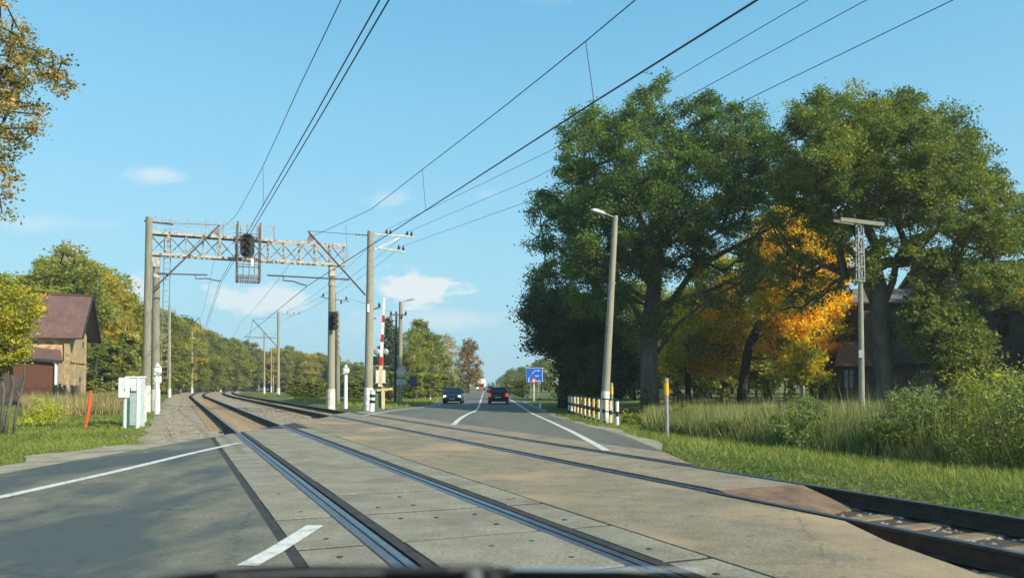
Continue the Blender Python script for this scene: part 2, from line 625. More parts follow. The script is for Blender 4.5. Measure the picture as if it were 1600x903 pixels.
M['paint_grey'] = mat('car_paint_grey', (0.05, 0.055, 0.06), rough=0.3, spec=0.5)
M['tyre'] = mat('tyre', (0.012, 0.012, 0.012), rough=0.85)
M['alloy'] = mat('alloy', (0.35, 0.35, 0.36), rough=0.35, metal=0.8)
M['plate'] = mat('number_plate', (0.55, 0.56, 0.55), rough=0.5)
M['lamp_on'] = mat('headlight_lit', (0.9, 0.9, 0.9), rough=0.2, emit=((1.0, 0.97, 0.88), 5.0))
M['tail_on'] = mat('taillight', (0.55, 0.02, 0.02), rough=0.25, emit=((1.0, 0.05, 0.06), 0.55))
M['chrome'] = mat('trim_chrome', (0.62, 0.66, 0.66), rough=0.22, metal=0.9)
M['truck_white'] = mat('truck_white', (0.85, 0.85, 0.84), (0.8, 0.8, 0.79), scale=1, rough=0.5)
M['truck_red'] = mat('truck_orange', (0.45, 0.10, 0.03), rough=0.4)

# leaf palettes
M['leaf_oak'] = leaf_mat('oak_leaf', [(0.0, (0.026, 0.052, 0.012)), (1.0, (0.40, 0.24, 0.02)), (0.40, (0.060, 0.105, 0.022)), (0.80, (0.115, 0.155, 0.030)), (0.95, (0.18, 0.17, 0.025))])
M['leaf_oak2'] = leaf_mat('oak_leaf_olive', [(0.0, (0.036, 0.060, 0.014)), (1.0, (0.42, 0.25, 0.02)), (0.40, (0.085, 0.120, 0.022)), (0.80, (0.155, 0.170, 0.030)), (0.95, (0.22, 0.18, 0.03))])
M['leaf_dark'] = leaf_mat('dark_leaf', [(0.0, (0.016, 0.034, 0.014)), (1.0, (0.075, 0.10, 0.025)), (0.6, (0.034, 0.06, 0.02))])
M['leaf_maple'] = leaf_mat('maple_leaf_orange', [(0.0, (0.12, 0.14, 0.02)), (1.0, (0.48, 0.30, 0.02)), (0.35, (0.30, 0.26, 0.02)), (0.7, (0.56, 0.36, 0.025))], trans=0.6)
M['leaf_maple2'] = leaf_mat('maple_leaf_yellow', [(0.0, (0.09, 0.12, 0.02)), (1.0, (0.56, 0.32, 0.02)), (0.5, (0.30, 0.26, 0.025)), (0.8, (0.46, 0.34, 0.02))], trans=0.6)
M['leaf_autumn'] = leaf_mat('autumn_leaf', [(0.0, (0.09, 0.09, 0.03)), (1.0, (0.36, 0.25, 0.12)), (0.5, (0.17, 0.145, 0.042)), (0.8, (0.26, 0.19, 0.065))], trans=0.4)
M['leaf_yellow'] = leaf_mat('yellow_leaf', [(0.0, (0.12, 0.15, 0.02)), (1.0, (0.55, 0.26, 0.05)), (0.5, (0.25, 0.25, 0.03)), (0.85, (0.42, 0.33, 0.03))], trans=0.4)
M['leaf_birch'] = leaf_mat('birch_leaf', [(0.0, (0.085, 0.115, 0.025)), (1.0, (0.28, 0.25, 0.05)), (0.6, (0.155, 0.175, 0.035))], trans=0.5)
M['leaf_birch_y'] = leaf_mat('birch_leaf_yellow', [(0.0, (0.15, 0.15, 0.03)), (1.0, (0.42, 0.31, 0.04)), (0.6, (0.25, 0.225, 0.035))], trans=0.5)
M['leaf_alder'] = leaf_mat('alder_leaf', [(0.0, (0.062, 0.09, 0.02)), (1.0, (0.19, 0.19, 0.04)), (0.6, (0.115, 0.14, 0.03))], trans=0.45)
M['leaf_spruce'] = leaf_mat('spruce_needle', [(0.0, (0.018, 0.04, 0.02)), (1.0, (0.06, 0.085, 0.03)), (0.6, (0.035, 0.06, 0.026))], trans=0.1)
M['leaf_pale'] = leaf_mat('pale_leaf', [(0.0, (0.17, 0.15, 0.10)), (1.0, (0.34, 0.30, 0.20)), (0.6, (0.24, 0.21, 0.14))])
M['leaf_brown'] = leaf_mat('brown_leaf', [(0.0, (0.09, 0.08, 0.02)), (1.0, (0.24, 0.13, 0.03)), (0.6, (0.16, 0.105, 0.025))])
M['leaf_shrub'] = leaf_mat('shrub_leaf', [(0.0, (0.045, 0.08, 0.025)), (1.0, (0.24, 0.23, 0.08)), (0.6, (0.10, 0.145, 0.045))])
M['leaf_lime'] = leaf_mat('lime_shrub_leaf', [(0.0, (0.14, 0.18, 0.02)), (1.0, (0.36, 0.36, 0.04)), (0.6, (0.24, 0.27, 0.03))])
M['grass'] = leaf_mat('grass_blade', [(0.0, (0.072, 0.100, 0.018)), (1.0, (0.28, 0.23, 0.09)), (0.6, (0.120, 0.150, 0.028)), (0.82, (0.175, 0.175, 0.050))], trans=0.3)
M['dry_grass'] = leaf_mat('dry_grass_blade', [(0.0, (0.06, 0.085, 0.025)), (1.0, (0.30, 0.22, 0.11)), (0.5, (0.16, 0.14, 0.06))], trans=0.3)


def ground_mat():
    mt = bpy.data.materials.new('ground_grass')
    mt.use_nodes = True
    n, l = mt.node_tree.nodes, mt.node_tree.links
    b = n['Principled BSDF']
    b.inputs['Roughness'].default_value = 0.95
    b.inputs['Specular IOR Level'].default_value = 0.1
    tc = n.new('ShaderNodeTexCoord')

    def nz(s, d=5):
        x = n.new('ShaderNodeTexNoise')
        x.inputs['Scale'].default_value = s
        x.inputs['Detail'].default_value = d
        l.new(tc.outputs['Object'], x.inputs['Vector'])
        return x.outputs['Fac']
    cr = n.new('ShaderNodeValToRGB')
    cr.color_ramp.elements[0].position = 0.33
    cr.color_ramp.elements[0].color = (0.085, 0.125, 0.028, 1)
    cr.color_ramp.elements[1].position = 0.75
    cr.color_ramp.elements[1].color = (0.26, 0.21, 0.105, 1)
    e = cr.color_ramp.elements.new(0.55)
    e.color = (0.13, 0.16, 0.04, 1)
    l.new(nz(0.35), cr.inputs[0])
    mr = n.new('ShaderNodeMapRange')
    mr.inputs[1].default_value = 0.3
    mr.inputs[2].default_value = 0.7
    mr.inputs[3].default_value = 0.65
    mr.inputs[4].default_value = 1.3
    l.new(nz(9.0, 8), mr.inputs[0])
    mx = n.new('ShaderNodeMixRGB')
    mx.blend_type = 'MULTIPLY'
    mx.inputs[0].default_value = 1
    l.new(cr.outputs[0], mx.inputs[1])
    l.new(mr.outputs[0], mx.inputs[2])
    l.new(mx.outputs[0], b.inputs['Base Color'])
    bp = n.new('ShaderNodeBump')
    bp.inputs['Strength'].default_value = 0.8
    bp.inputs['Distance'].default_value = 0.1
    l.new(nz(12.0, 6), bp.inputs['Height'])
    l.new(bp.outputs[0], b.inputs['Normal'])
    return mt


M['ground'] = ground_mat()

# ------------------------------------------------------------------ ground sheet
def graded(lo, hi, c, n, k):
    t = np.linspace(math.asinh((lo - c) / k), math.asinh((hi - c) / k), n)
    return c + k * np.sinh(t)


def build_ground():
    xs = graded(-900, 900, -2, 230, 9)
    ys = graded(-80, 1300, 14, 260, 9)
    vs = [(x, y, ground_z(x, y)) for y in ys for x in xs]
    nx = len(xs)
    fs = [(j * nx + i, j * nx + i + 1, (j + 1) * nx + i + 1, (j + 1) * nx + i) for j in range(len(ys) - 1) for i in range(nx - 1)]
    o = MB().add(vs, fs).build('ground', M['ground'], smooth=True)
    tag(o, kind='structure')


build_ground()


# ------------------------------------------------------------------ road and level crossing
def clip(poly, a, b, c):
    """keep the side a*x+b*y <= c"""
    out = []
    for i in range(len(poly)):
        p, q = poly[i], poly[(i + 1) % len(poly)]
        dp, dq = a * p[0] + b * p[1] - c, a * q[0] + b * q[1] - c
        if dp <= 0:
            out.append(p)
        if dp * dq < 0:
            t = dp / (dp - dq)
            out.append((p[0] + (q[0] - p[0]) * t, p[1] + (q[1] - p[1]) * t))
    return out


def band(poly, u0, u1):
    poly = clip(poly, CA, SA, u1)
    return clip(poly, -CA, -SA, -u0) if poly else []


XL = -7.5
NEAR = [(XL, -6), (3.25, -6), (3.25, 5.0), (3.12, 6.6), (3.2, 7.9), (2.9, 9.6), (2.9, 60), (XL, 60)]
FL = 0.055                                   # half the groove a rail lies in


def road_piece(poly, name, m, z=0.0, t=0.30):
    o = MB().prism(poly, z - t, z).build(name, m)
    return tag(o, kind='structure')


rails_u = [C1 - HG, C1 + HG, C2 - HG, C2 + HG]
# asphalt before the first track, the deck between the tracks, and beyond the second one
road_piece(band(NEAR, -20, 0.80), 'road', M['asphalt'])
road_piece(band(NEAR, rails_u[1] + 0.60, rails_u[2] - 0.15), 'road', M['dusty'])
far_poly = [(XL, -6), (2.95, -6), (2.95, 60), (XL, 60)]
road_piece(band(far_poly, rails_u[3] + 0.17, 8.7), 'road', M['dusty2'])
inner2 = clip([(XL - 0.3, -6), (6, -6), (6, 60), (XL - 0.3, 60)], SA, -CA, -8.0)
road_piece(band(inner2, rails_u[2] + 0.17, rails_u[3] - 0.15), 'road', M['dusty2'])
# rubber tinted for sky reflection left of every rail, tar-dark shaded groove right
for ru in rails_u:
    for s0_, s1_ in ((-0.15, -0.040), (0.040, 0.17)):
        pl = inner2 if ru > 5 else NEAR
        road_piece(band(pl, ru + s0_, ru + s1_), 'road_groove', M['rubber'] if s0_ < 0 else M['joint'], z=-0.012 if s0_ < 0 else -0.03)
    road_piece(band(inner2 if ru > 5 else NEAR, ru - 0.039, ru + 0.039), 'road_bed', M['joint'], z=-0.185, t=0.1)


def slab_row(u0, u1, pitch, s_start, s_end, holes):
    mb = MB()
    s = s_start
    k = 0
    g = 0.036
    while s < s_end:
        q = [W(u0, s + g), W(u1, s + g), W(u1, s + pitch - g), W(u0, s + pitch - g)]
        poly = [(p.x, p.y) for p in q]
        poly = clip(poly, -1, 0, -XL + 0.0)
        if poly:
            poly = clip(poly, 1, 0, 3.25)
        if len(poly) >= 3:
            mb.prism(poly, -0.16, random.uniform(-0.003, 0.004))
            if holes:
                for fu in holes:
                    for fs in (0.28, 0.72):
                        if random.random() < 0.45:
                            continue
                        c = W(u0 + (u1 - u0) * fu + random.uniform(-.03, .03), s + pitch * fs + random.uniform(-.05, .05))
                        if XL < c.x < 3.2 and c.y < 9.5:
                            mb.lathe((c.x, c.y, 0.0), [(0.026, -0.01), (0.025, 0.0058)], 7, mi=1)
        s += pitch
        k += 1
    tag(mb.build('road_slabs', [M['slab'], M['joint']]), kind='structure')
    road_piece(band(NEAR, u0 - 0.10, u1 + 0.03), 'road_bed', M['joint'], z=-0.0065, t=0.2)


slab_row(0.90, rails_u[0] - 0.155, 1.49, -7.0, 24, (0.5,))
slab_row(rails_u[0] + 0.175, rails_u[1] - 0.155, 1.49, -7.0, 24, (0.2, 0.5, 0.8))
slab_row(rails_u[1] + 0.175, rails_u[1] + 0.57, 1.49, -7.0, 24, (0.35, 0.65))


def edge_l(yd):
    return -7.4 + 1.0 * sstep((yd - 22) / 25)


def edge_r(yd):
    return 2.95 - 0.75 * sstep((yd - 6) / 16)


def far_road():
    mb = MB()
    yds = [0, 1, 2, 3.5, 5, 7, 9, 12, 15, 18, 22, 26, 30, 35, 40, 46, 53, 60, 70, 80, 95, 110, 130, 155, 185, 220, 270, 340, 430, 550, 700, 900]
    nt = 9
    for yd in yds:
        for k in range(nt):
            t = k / (nt - 1)
            x = edge_l(yd) * (1 - t) + edge_r(yd) * t
            y0 = (8.7 - CA * x) / SA
            y = yd + y0 * max(0.0, 1 - yd / 70.0)
            xx = x + bend(y)
            mb.v.append((xx, y, road_z(xx, y) + 0.0))
    for j in range(len(yds) - 1):
        for k in range(nt - 1):
            mb.f.append((j * nt + k, j * nt + k + 1, (j + 1) * nt + k + 1, (j + 1) * nt + k))
            mb.m.append(0)
    tag(mb.build('road_ahead', M['asphalt_far']), kind='structure')


far_road()


def paint_line(pts, w, name='road_marking'):
    """pts: (x, y) list; a sheet 4 mm above the road"""
    mb = MB()
    dense = []
    for i in range(len(pts) - 1):
        a, b = pts[i], pts[i + 1]
        n = max(1, int(math.hypot(b[0] - a[0], b[1] - a[1]) / 0.8))
        for k in range(n):
            dense.append((a[0] + (b[0] - a[0]) * k / n, a[1] + (b[1] - a[1]) * k / n))
    dense.append(pts[-1])
    for i, p in enumerate(dense):
        a, b = dense[max(0, i - 1)], dense[min(len(dense) - 1, i + 1)]
        dx, dy = b[0] - a[0], b[1] - a[1]
        L = math.hypot(dx, dy)
        nx, ny = dy / L, -dx / L
        for s in (-1, 1):
            ww = w * random.uniform(0.90, 1.06)
            x, y = p[0] + nx * ww / 2 * s, p[1] + ny * w / 2 * s
            mb.v.append((x, y, road_z(x, y) + 0.006))
    for i in range(len(dense) - 1):
        mb.f.append((2 * i, 2 * i + 1, 2 * i + 3, 2 * i + 2))
        mb.m.append(0)
    tag(mb.build(name, M['paint']), kind='structure')


def bl(x, ys):
    return [(x + bend(y), y) for y in ys]


g_ = lambda px, py: tuple(gr(px, py))[:2]
paint_line([g_(-60, 791), g_(0, 777), g_(180, 737), g_(300, 708), g_(372, 692)], 0.16)
paint_line([g_(386, 884), g_(430, 860), g_(492, 821)], 0.16)
paint_line([(-1.9, 25.6), (-2.0, 30), (-2.1, 38)] + bl(-2.1, (45, 55, 65, 80, 100, 130, 170, 220, 300, 420)), 0.17)
paint_line([(1.86, 15.6), (1.80, 18), (1.55, 26), (1.42, 34)] + bl(1.35, (42, 55, 75, 110, 160, 240)), 0.17)
paint_line([g_(566, 650), (-6.15, 36.5), (-6.0, 42)] + bl(-5.75, (50, 62, 80, 110, 160)), 0.14)


def shoulder(pts_l, pts_r, m, name='road_shoulder', dz=-0.03):
    mb = MB()
    n = len(pts_l)
    for a, b in zip(pts_l, pts_r):
        for t in (0, 0.33, 0.66, 1):
            x, y = a[0] + (b[0] - a[0]) * t, a[1] + (b[1] - a[1]) * t
            mb.v.append((x, y, road_z(x, y) + dz + (0.0 if t == 1 else -0.02 * (1 - t))))
    for j in range(n - 1):
        for k in range(3):
            mb.f.append((4 * j + k, 4 * j + k + 1, 4 * j + k + 5, 4 * j + k + 4))
            mb.m.append(0)
    tag(mb.build(name, m), kind='structure')


ys_ = [x * 0.6 for x in range(-6, 34)]
shoulder([(-8.75 - 0.4 * math.sin(y * 0.9) - 0.2 * math.sin(y * 2.6), y) for y in ys_], [(-7.1, y) for y in ys_], M['gravel'])
ys2 = [14.5 + x * 1.2 for x in range(0, 60)]
shoulder([(edge_r(y - 14) - 0.2 + bend(y), y) for y in ys2], [(edge_r(y - 14) - 0.15 + (0.7 + 0.2 * math.sin(y * 0.8)) * sstep((y - 13.5) / 7) + bend(y), y) for y in ys2], M['gravel'], dz=-0.025)
ys3 = [40 + x * 2.0 for x in range(0, 60)]
shoulder([(-7.1 - 0.2 * math.sin(y) + bend(y), y) for y in ys3], [(-6.2 + bend(y), y) for y in ys3], M['gravel'], dz=-0.025)


# ------------------------------------------------------------------ ballast, tracks
def ballast():
    prof = [(-1.15, -0.26), (-0.75, -0.12), (-0.3, -0.14), (0.2, -0.215), (C1, -0.215), (4.6, -0.235), (C2, -0.215), (8.3, -0.225), (8.8, -0.30), (9.5, -0.46)]
    ss = [-40 + 1.0 * k for k in range(120)] + [82 + 4 * k for k in range(100)]
    mb = MB()
    for s in ss:
        for u, z in prof:
            p = W(u + 0.15 * math.sin(s * 1.3 + u), s)
            mb.v.append((p.x, p.y, z + 0.012 * math.sin(3 * s + 5 * u)))
    n = len(prof)
    for j in range(len(ss) - 1):
        for k in range(n - 1):
            mb.f.append((j * n + k, j * n + k + 1, (j + 1) * n + k + 1, (j + 1) * n + k))
            mb.m.append(0)
    tag(mb.build('ballast_ground', M['ballast'], smooth=True), kind='structure')


ballast()


def stain_shade_strips():  # dark strips: grease on the ballast plus painted rail-side shade
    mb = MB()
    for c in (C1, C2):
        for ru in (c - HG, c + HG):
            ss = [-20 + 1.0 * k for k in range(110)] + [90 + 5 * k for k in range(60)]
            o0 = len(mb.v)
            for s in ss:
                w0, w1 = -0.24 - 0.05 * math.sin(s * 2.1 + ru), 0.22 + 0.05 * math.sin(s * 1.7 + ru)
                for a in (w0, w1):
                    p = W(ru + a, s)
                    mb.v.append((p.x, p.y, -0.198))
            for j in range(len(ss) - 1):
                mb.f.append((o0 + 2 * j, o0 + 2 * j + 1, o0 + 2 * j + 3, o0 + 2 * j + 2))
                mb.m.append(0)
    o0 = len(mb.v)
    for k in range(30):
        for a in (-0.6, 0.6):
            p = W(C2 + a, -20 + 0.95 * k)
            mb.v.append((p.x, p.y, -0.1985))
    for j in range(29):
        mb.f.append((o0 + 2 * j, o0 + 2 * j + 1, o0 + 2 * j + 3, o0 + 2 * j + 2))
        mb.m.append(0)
    tag(mb.build('ballast_dirt_shade', M['stain_shade']), kind='structure')


M['stain_shade'] = mat('oily_shaded_ballast', (0.045, 0.034, 0.024), (0.085, 0.066, 0.045), scale=5, rough=0.9, bump=0.5)
stain_shade_strips()
RP = [(-0.075, -0.18), (0.075, -0.18), (0.075, -0.165), (0.012, -0.145), (0.012, -0.045), (0.036, -0.035), (0.036, -0.006), (0.026, 0.0),
      (-0.026, 0.0), (-0.036, -0.006), (-0.036, -0.035), (-0.012, -0.045), (-0.012, -0.145), (-0.075, -0.165)]


def rail(u, parent):
    ss = [-40 + 2.0 * k for k in range(63)] + [88 + 4 * k for k in range(92)]
    mb = MB()
    n = len(RP)
    for s in ss:
        for a, z in RP:
            p = W(u + a, s)
            mb.v.append((p.x, p.y, z + 0.002))
    for j in range(len(ss) - 1):
        for k in range(n):
            q = (k + 1) % n
            mb.f.append((j * n + k, j * n + q, (j + 1) * n + q, (j + 1) * n + k))
            mb.m.append(1 if k in (6, 7, 8) else 0)
    return mb.build('rail', [M['rail_side'], M['rail_top']], parent)


def track(c, label):
    t = thing('railway_track', label, 'railway track', tuple(W(c, 10, -0.2)), group='railway tracks over the crossing')
    rail(c - HG, t)
    rail(c + HG, t)
    hb = MB().bbox((0, 0, 0), (2.7, 0.26, 0.2), 0.03)
    base = None
    n = 0
    s = -6.0
    while s < 90 and n < 98:
        p = W(c, s)
        inside = (XL - 1.0 < p.x < 3.9) if c < 5 else (XL - 1.0 < p.x and s > 8.2)
        if p.x > 9 or p.y < 1.0 or inside and p.x > XL - 1.0 and p.x < 4.5:
            s += 0.6
            continue
        if base is None:
            base = hb.build('sleeper', M['sleeper'])
            o = base
        else:
            o = base.copy()
            COL.objects.link(o)
        q = W(c, s + 0.1)
        o.parent = t
        o.matrix_parent_inverse = Matrix()
        o.location = Vector((p.x, p.y, -0.283)) - Vector(t.location)
        o.rotation_euler = (0, 0, math.atan2(q.y - p.y, q.x - p.x) - math.pi / 2)
        n += 1
        s += 0.6 if s < 60 else 1.2
    return t


track(C1, 'near railway track running diagonally over the crossing under the signal gantry')
track(C2, 'far railway track with open sleepers and dark rails at the right')

# brown steel ramps that close the flangeways of the far track
def ramp():
    t = thing('deflector_ramp', 'rusty brown steel ramp between the rails where the crossing ends', 'steel ramp', tuple(W(C2, 7.6, -0.1)))
    mb = MB()
    a, b, c, d = W(C2 - 0.66, 8.0, 0.004), W(C2 + 0.66, 8.0, 0.004), W(C2 + 0.66, 7.15, -0.175), W(C2 - 0.66, 6.6, -0.175)
    mb.plate([d, c, b, a], 0.02)
    mb.build('sloping_plate', M['rust'], t)
    mb = MB()
    mb.plate([W(C2 + 0.66, 7.15, -0.18), W(C2 + 0.66, 8.0, 0.0), W(C2 + 0.66, 8.0, -0.2)], 0.015)
    mb.bar(W(C2 - 0.6, 8.0, -0.05), W(C2 + 0.6, 8.0, -0.05), 0.06, 0.08)
    mb.build('side_flange', M['steel_rust'], t)


ramp()


def stones():
    ico = [(0, 0, 1), (0.9, 0, 0.4), (0.28, 0.85, 0.4), (-0.72, 0.53, 0.4), (-0.72, -0.53, 0.4), (0.28, -0.85, 0.4), (0, 0, -0.6)]
    fc = [(0, 1, 2), (0, 2, 3), (0, 3, 4), (0, 4, 5), (0, 5, 1), (2, 1, 6), (3, 2, 6), (4, 3, 6), (5, 4, 6), (1, 5, 6)]
    mb = MB()
    n = 0
    while n < 5200:
        u = random.choice([random.uniform(-1.3, 8.6), random.uniform(-0.9, 8.6)])
        s = random.choice([random.uniform(-3, 9), random.uniform(2, 12), random.uniform(20, 55)])
        p = W(u, s)
        if XL - 0.35 < p.x < 3.3 and u < 8.9 or p.y < 3 or p.x > 12:
            continue
        if 3.3 <= p.x < 4.4 and 6.0 < u < 7.7 and s > 7.6:
            continue
        if any(abs(u - ru) < 0.09 for ru in rails_u) or s < 10 and abs(u - C2) < 0.8 and random.random() < 0.75:
            continue
        z = -0.21 if 0 < u < 8.5 else (-0.24 if u > 4 else -0.085 if u < -1.2 else -0.15)
        r = random.uniform(0.018, 0.045)
        k = random.uniform(0, 6.28)
        cs, sn = math.cos(k), math.sin(k)
        mb.add([(p.x + (x * cs - y * sn) * r * 1.2, p.y + (x * sn + y * cs) * r, z + zz * r * 0.8) for x, y, zz in ico], fc)
        n += 1
    tag(mb.build('ballast_stones', M['stone']), 'loose grey and brown ballast stones beside the rails', 'gravel', kind='stuff')


stones()
# ------------------------------------------------------------------ poles, gantry, masts
def concrete_pole(name, label, cat, base, top, r0, r1, wash=1.0, group=None, m='conc', n=14):
    base, top = Vector(base), Vector(top)
    t = thing(name, label, cat, tuple(base), group)
    ax = top - base
    zs = [0, 0.15, 0.3, 0.45, 0.6, 0.75, 0.9, 1.0]
    MB().tube([base + ax * k for k in zs], [r0 + (r1 - r0) * k for k in zs], n).build('pole_shaft', M[m], t, smooth=False)
    mb = MB().lathe(top, [(r1 * 0.98, 0.0), (r1 * 0.9, 0.03), (0.03, 0.05)], n)
    mb.build('pole_cap', M['galv'], t)
    if wash:
        k = wash / ax.length
        MB().tube([base, base + ax * k * 0.5, base + ax * k], [r0 + 0.012, r0 + 0.012, r0 + 0.01 + (r1 - r0) * k], n).build('whitewashed_foot', M['limewash'], t)
    return t


M['wedge'] = mat('dull_steel_plate', (0.22, 0.17, 0.15), (0.14, 0.10, 0.09), scale=5, rough=0.7)


def insulator(mb, p, r=0.07, h=0.24):
    mb.lathe(p, [(0.02, 0), (0.02, 0.05), (r, 0.07), (r * 0.6, 0.11), (r * 0.9, 0.14), (r * 0.45, 0.2), (r * 0.5, h)], 8)


def string_insul(parent, a, b, n=5, r=0.07):
    a, b = Vector(a), Vector(b)
    mb = MB().tube([a, b], 0.018, 6)
    for k in range(n):
        c = a + (b - a) * ((k + 0.8) / (n + 0.6))
        d = (b - a).normalized()
        mb.tube([c - d * 0.02, c, c + d * 0.02], [r * 0.6, r, r * 0.55], 8)
    return mb.build('insulator', M['insul'], parent)


def cantilever(host, low, tip, arm_a, arm_b, reg, stay_from, RA=0.22):
    """inclined console with wedge plate, horizontal arm and the drooping registration arm"""
    low, tip, arm_a, arm_b, reg = map(Vector, (low, tip, arm_a, arm_b, reg))
    t = host
    MB().tube([low, tip], 0.045, 8).build('console_tube', M['dark_steel'], t)
    d = (tip - low).normalized()
    hz = Vector((d.x, d.y, 0)).normalized()
    a = tip - d * 0.12
    MB().plate([a, a + Vector((0, 0, -0.62)) + hz * 0.12, a + d * -0.42], 0.04).build('wedge_plate', M['wedge'], t)
    MB().tube([arm_a, arm_b], 0.038, 8).build('horizontal_arm', M['dark_steel'], t)
    s = arm_b + (arm_a - arm_b) * 0.0
    dirn = (reg - arm_b)
    p0 = arm_b + (arm_a - arm_b) * RA
    MB().tube([p0, p0 + Vector((0, 0, -0.22)), (p0 + Vector((0, 0, -0.25))).lerp(reg, 0.45) + Vector((0, 0, 0.10)), (p0 + Vector((0, 0, -0.25))).lerp(reg, 0.75) + Vector((0, 0, 0.04)), reg + Vector((0, 0, 0.03))], 0.033, 8).build('registration_arm', M['dark_steel'], t)
    e = arm_a + (arm_a - arm_b).normalized() * 0.55
    string_insul(t, arm_a, e, 5, 0.085)
    if stay_from is not None:
        st = Vector(stay_from)
        mid = st + (tip - st) * 0.25
        MB().tube([tip, mid], 0.014, 6).build('stay_wire', M['wire'], t)
        string_insul(t, mid, st, 4, 0.06)
    return t


# the tall pole at the left and the gantry behind it
PA = at(228, 639, 41.0)
PA.z = -0.35
PAt = at(233, 340, 41.2)
POLE_A = concrete_pole('catenary_pole', 'tall grey concrete pole standing left of the signal gantry post', 'pole', PA, PAt, 0.215, 0.17, 1.6, 'concrete poles carrying the overhead wires', 'conc_old')
GL = at(243, 635, 43.0)
GR = at(517, 635, 46.6)
GZ0, GZ1 = 8.42, 9.57
gd = Vector((GR.x - GL.x, GR.y - GL.y, 0)).normalized()
gn = Vector((-gd.y, gd.x, 0))
DEP = 0.62


def gantry():
    t = thing('signal_gantry', 'long white peeling lattice gantry spanning both tracks on two concrete posts', 'signal gantry', (GL.x, GL.y, -0.3))
    tp = at(245, 352, 43.0)
    for (b, top, sl) in ((GL, Vector((tp.x, tp.y, GZ0 - 0.05)), 'left'), (GR, Vector((at(519, 400, 46.6).x, GR.y, GZ0 - 0.05)), 'right')):
        b = Vector((b.x, b.y, -0.4))
        ax = top - b
        zs = [0, .2, .4, .6, .8, 1.0]
        MB().tube([b + ax * k for k in zs], [0.235 - 0.05 * k for k in zs], 14).build('gantry_post', M['conc'] if sl == 'right' else M['conc_old'], t)
        k = 1.45 / ax.length
        MB().tube([b, b + ax * k], [0.25, 0.243], 14).build('whitewashed_foot', M['limewash'], t)
        mb = MB()
        for z in (0.45, 1.1):
            mb.tube([top + Vector((0, 0, -z - 0.12)), top + Vector((0, 0, -z + 0.12))], 0.225, 12)
        mb.box(top + Vector((0, 0, -0.3)), (0.34, 0.5, 0.7), rz=math.atan2(gd.y, gd.x))
        mb.build('post_clamp', M['steel_old'], t)
    a0 = Vector((GL.x, GL.y, 0)) - gd * 0.35
    L = (Vector((GR.x, GR.y, 0)) - Vector((GL.x, GL.y, 0))).length + 0.35 + 0.75
    mb = MB()
    for off in (-DEP / 2, DEP / 2):
        for z in (GZ0, GZ1):
            p = a0 + gn * off
            mb.bar(p + Vector((0, 0, z)), p + gd * L + Vector((0, 0, z)), 0.10, 0.12)
    mb.build('beam_chord', M['steel_old'], t)
    n = 12
    st = L / n
    md = MB()
    for i in range(n + 1):
        p = a0 + gd * (st * i)
        mv = MB()
        w_ = 0.13 if i in (1, 4) else 0.075
        for off in (-DEP / 2, DEP / 2):
            q = p + gn * off
            mv.bar(q + Vector((0, 0, GZ0 + 0.06)), q + Vector((0, 0, GZ1 - 0.06)), w_, 0.07)
        for z in (GZ0, GZ1):
            mv.bar(p + gn * (-DEP / 2 + 0.05) + Vector((0, 0, z)), p + gn * (DEP / 2 - 0.05) + Vector((0, 0, z)), 0.06)
        mv.build('beam_upright', M['steel_old'], t)
        if i < n:
            q0, q1 = p, p + gd * st
            if i % 2 == 0:
                za, zb = GZ0 + 0.08, GZ1 - 0.08
            else:
                za, zb = GZ1 - 0.08, GZ0 + 0.08
            md.bar(q0 + gn * (-DEP / 2) + Vector((0, 0, za)), q1 + gn * (-DEP / 2) + Vector((0, 0, zb)), 0.05)
            md.bar(q0 + gn * (DEP / 2) + Vector((0, 0, zb)), q1 + gn * (DEP / 2) + Vector((0, 0, za)), 0.045)
    md.build('beam_diagonal', M['steel_rust'], t)
    MB().box(a0 + gd * (L * 0.31) + Vector((0, 0, GZ1 + 0.085)), (L * 0.60, DEP - 0.1, 0.04), rz=math.atan2(gd.y, gd.x)).build('walkway', M['steel_old'], t)
    # hand rail along the left two thirds
    Lr = L * 0.615
    for off in (-DEP / 2 - 0.02, DEP / 2 + 0.02):
        mb = MB()
        for z in (0.35, 0.72, 1.0):
            if off > 0 and z < 0.5:
                continue
            p = a0 + gn * off + Vector((0, 0, GZ1 + z * 0.86))
            mb.bar(p, p + gd * Lr, 0.022)
        for i in range(8):
            p = a0 + gn * off + gd * (Lr * i / 7)
            mb.bar(p + Vector((0, 0, GZ1 + 0.06)), p + Vector((0, 0, GZ1 + 0.88)), 0.032)
        for d_ in (0, Lr):
            pass
        mb.build('handrail', M['galv'] if off > 0 else M['steel_old'], t)
    mb = MB()
    for d_ in (0, Lr):
        for z in (0.35, 0.88):
            p = a0 + gd * d_ + Vector((0, 0, GZ1 + z))
            mb.bar(p + gn * (-DEP / 2), p + gn * (DEP / 2), 0.022)
    mb.build('handrail', M['galv'], t)
    # ladder on the post
    lb = Vector((GL.x, GL.y, 0)) + gd * 0.42
    lt = lb + Vector((0, 0, GZ1 + 0.3)) + gd * 0.06
    lb.z = 1.7
    mb = MB()
    mb.bar(lb - gd * 0.16, lt - gd * 0.16, 0.035)
    mb.bar(lb + gd * 0.16, lt + gd * 0.16, 0.035)
    k = 0
    while lb.z + 0.3 * k < lt.z:
        f = 0.3 * k / (lt.z - lb.z)
        c = lb + (lt - lb) * f
        mb.bar(c - gd * 0.16, c + gd * 0.16, 0.022)
        k += 1
    mb.build('ladder', M['galv'], t)
    mb = MB()
    for z in (2.6, 4.9, 7.2):
        c = lb + (lt - lb) * ((z - lb.z) / (lt.z - lb.z))
        mb.bar(c - gd * 0.16, c - gd * 0.45, 0.03)
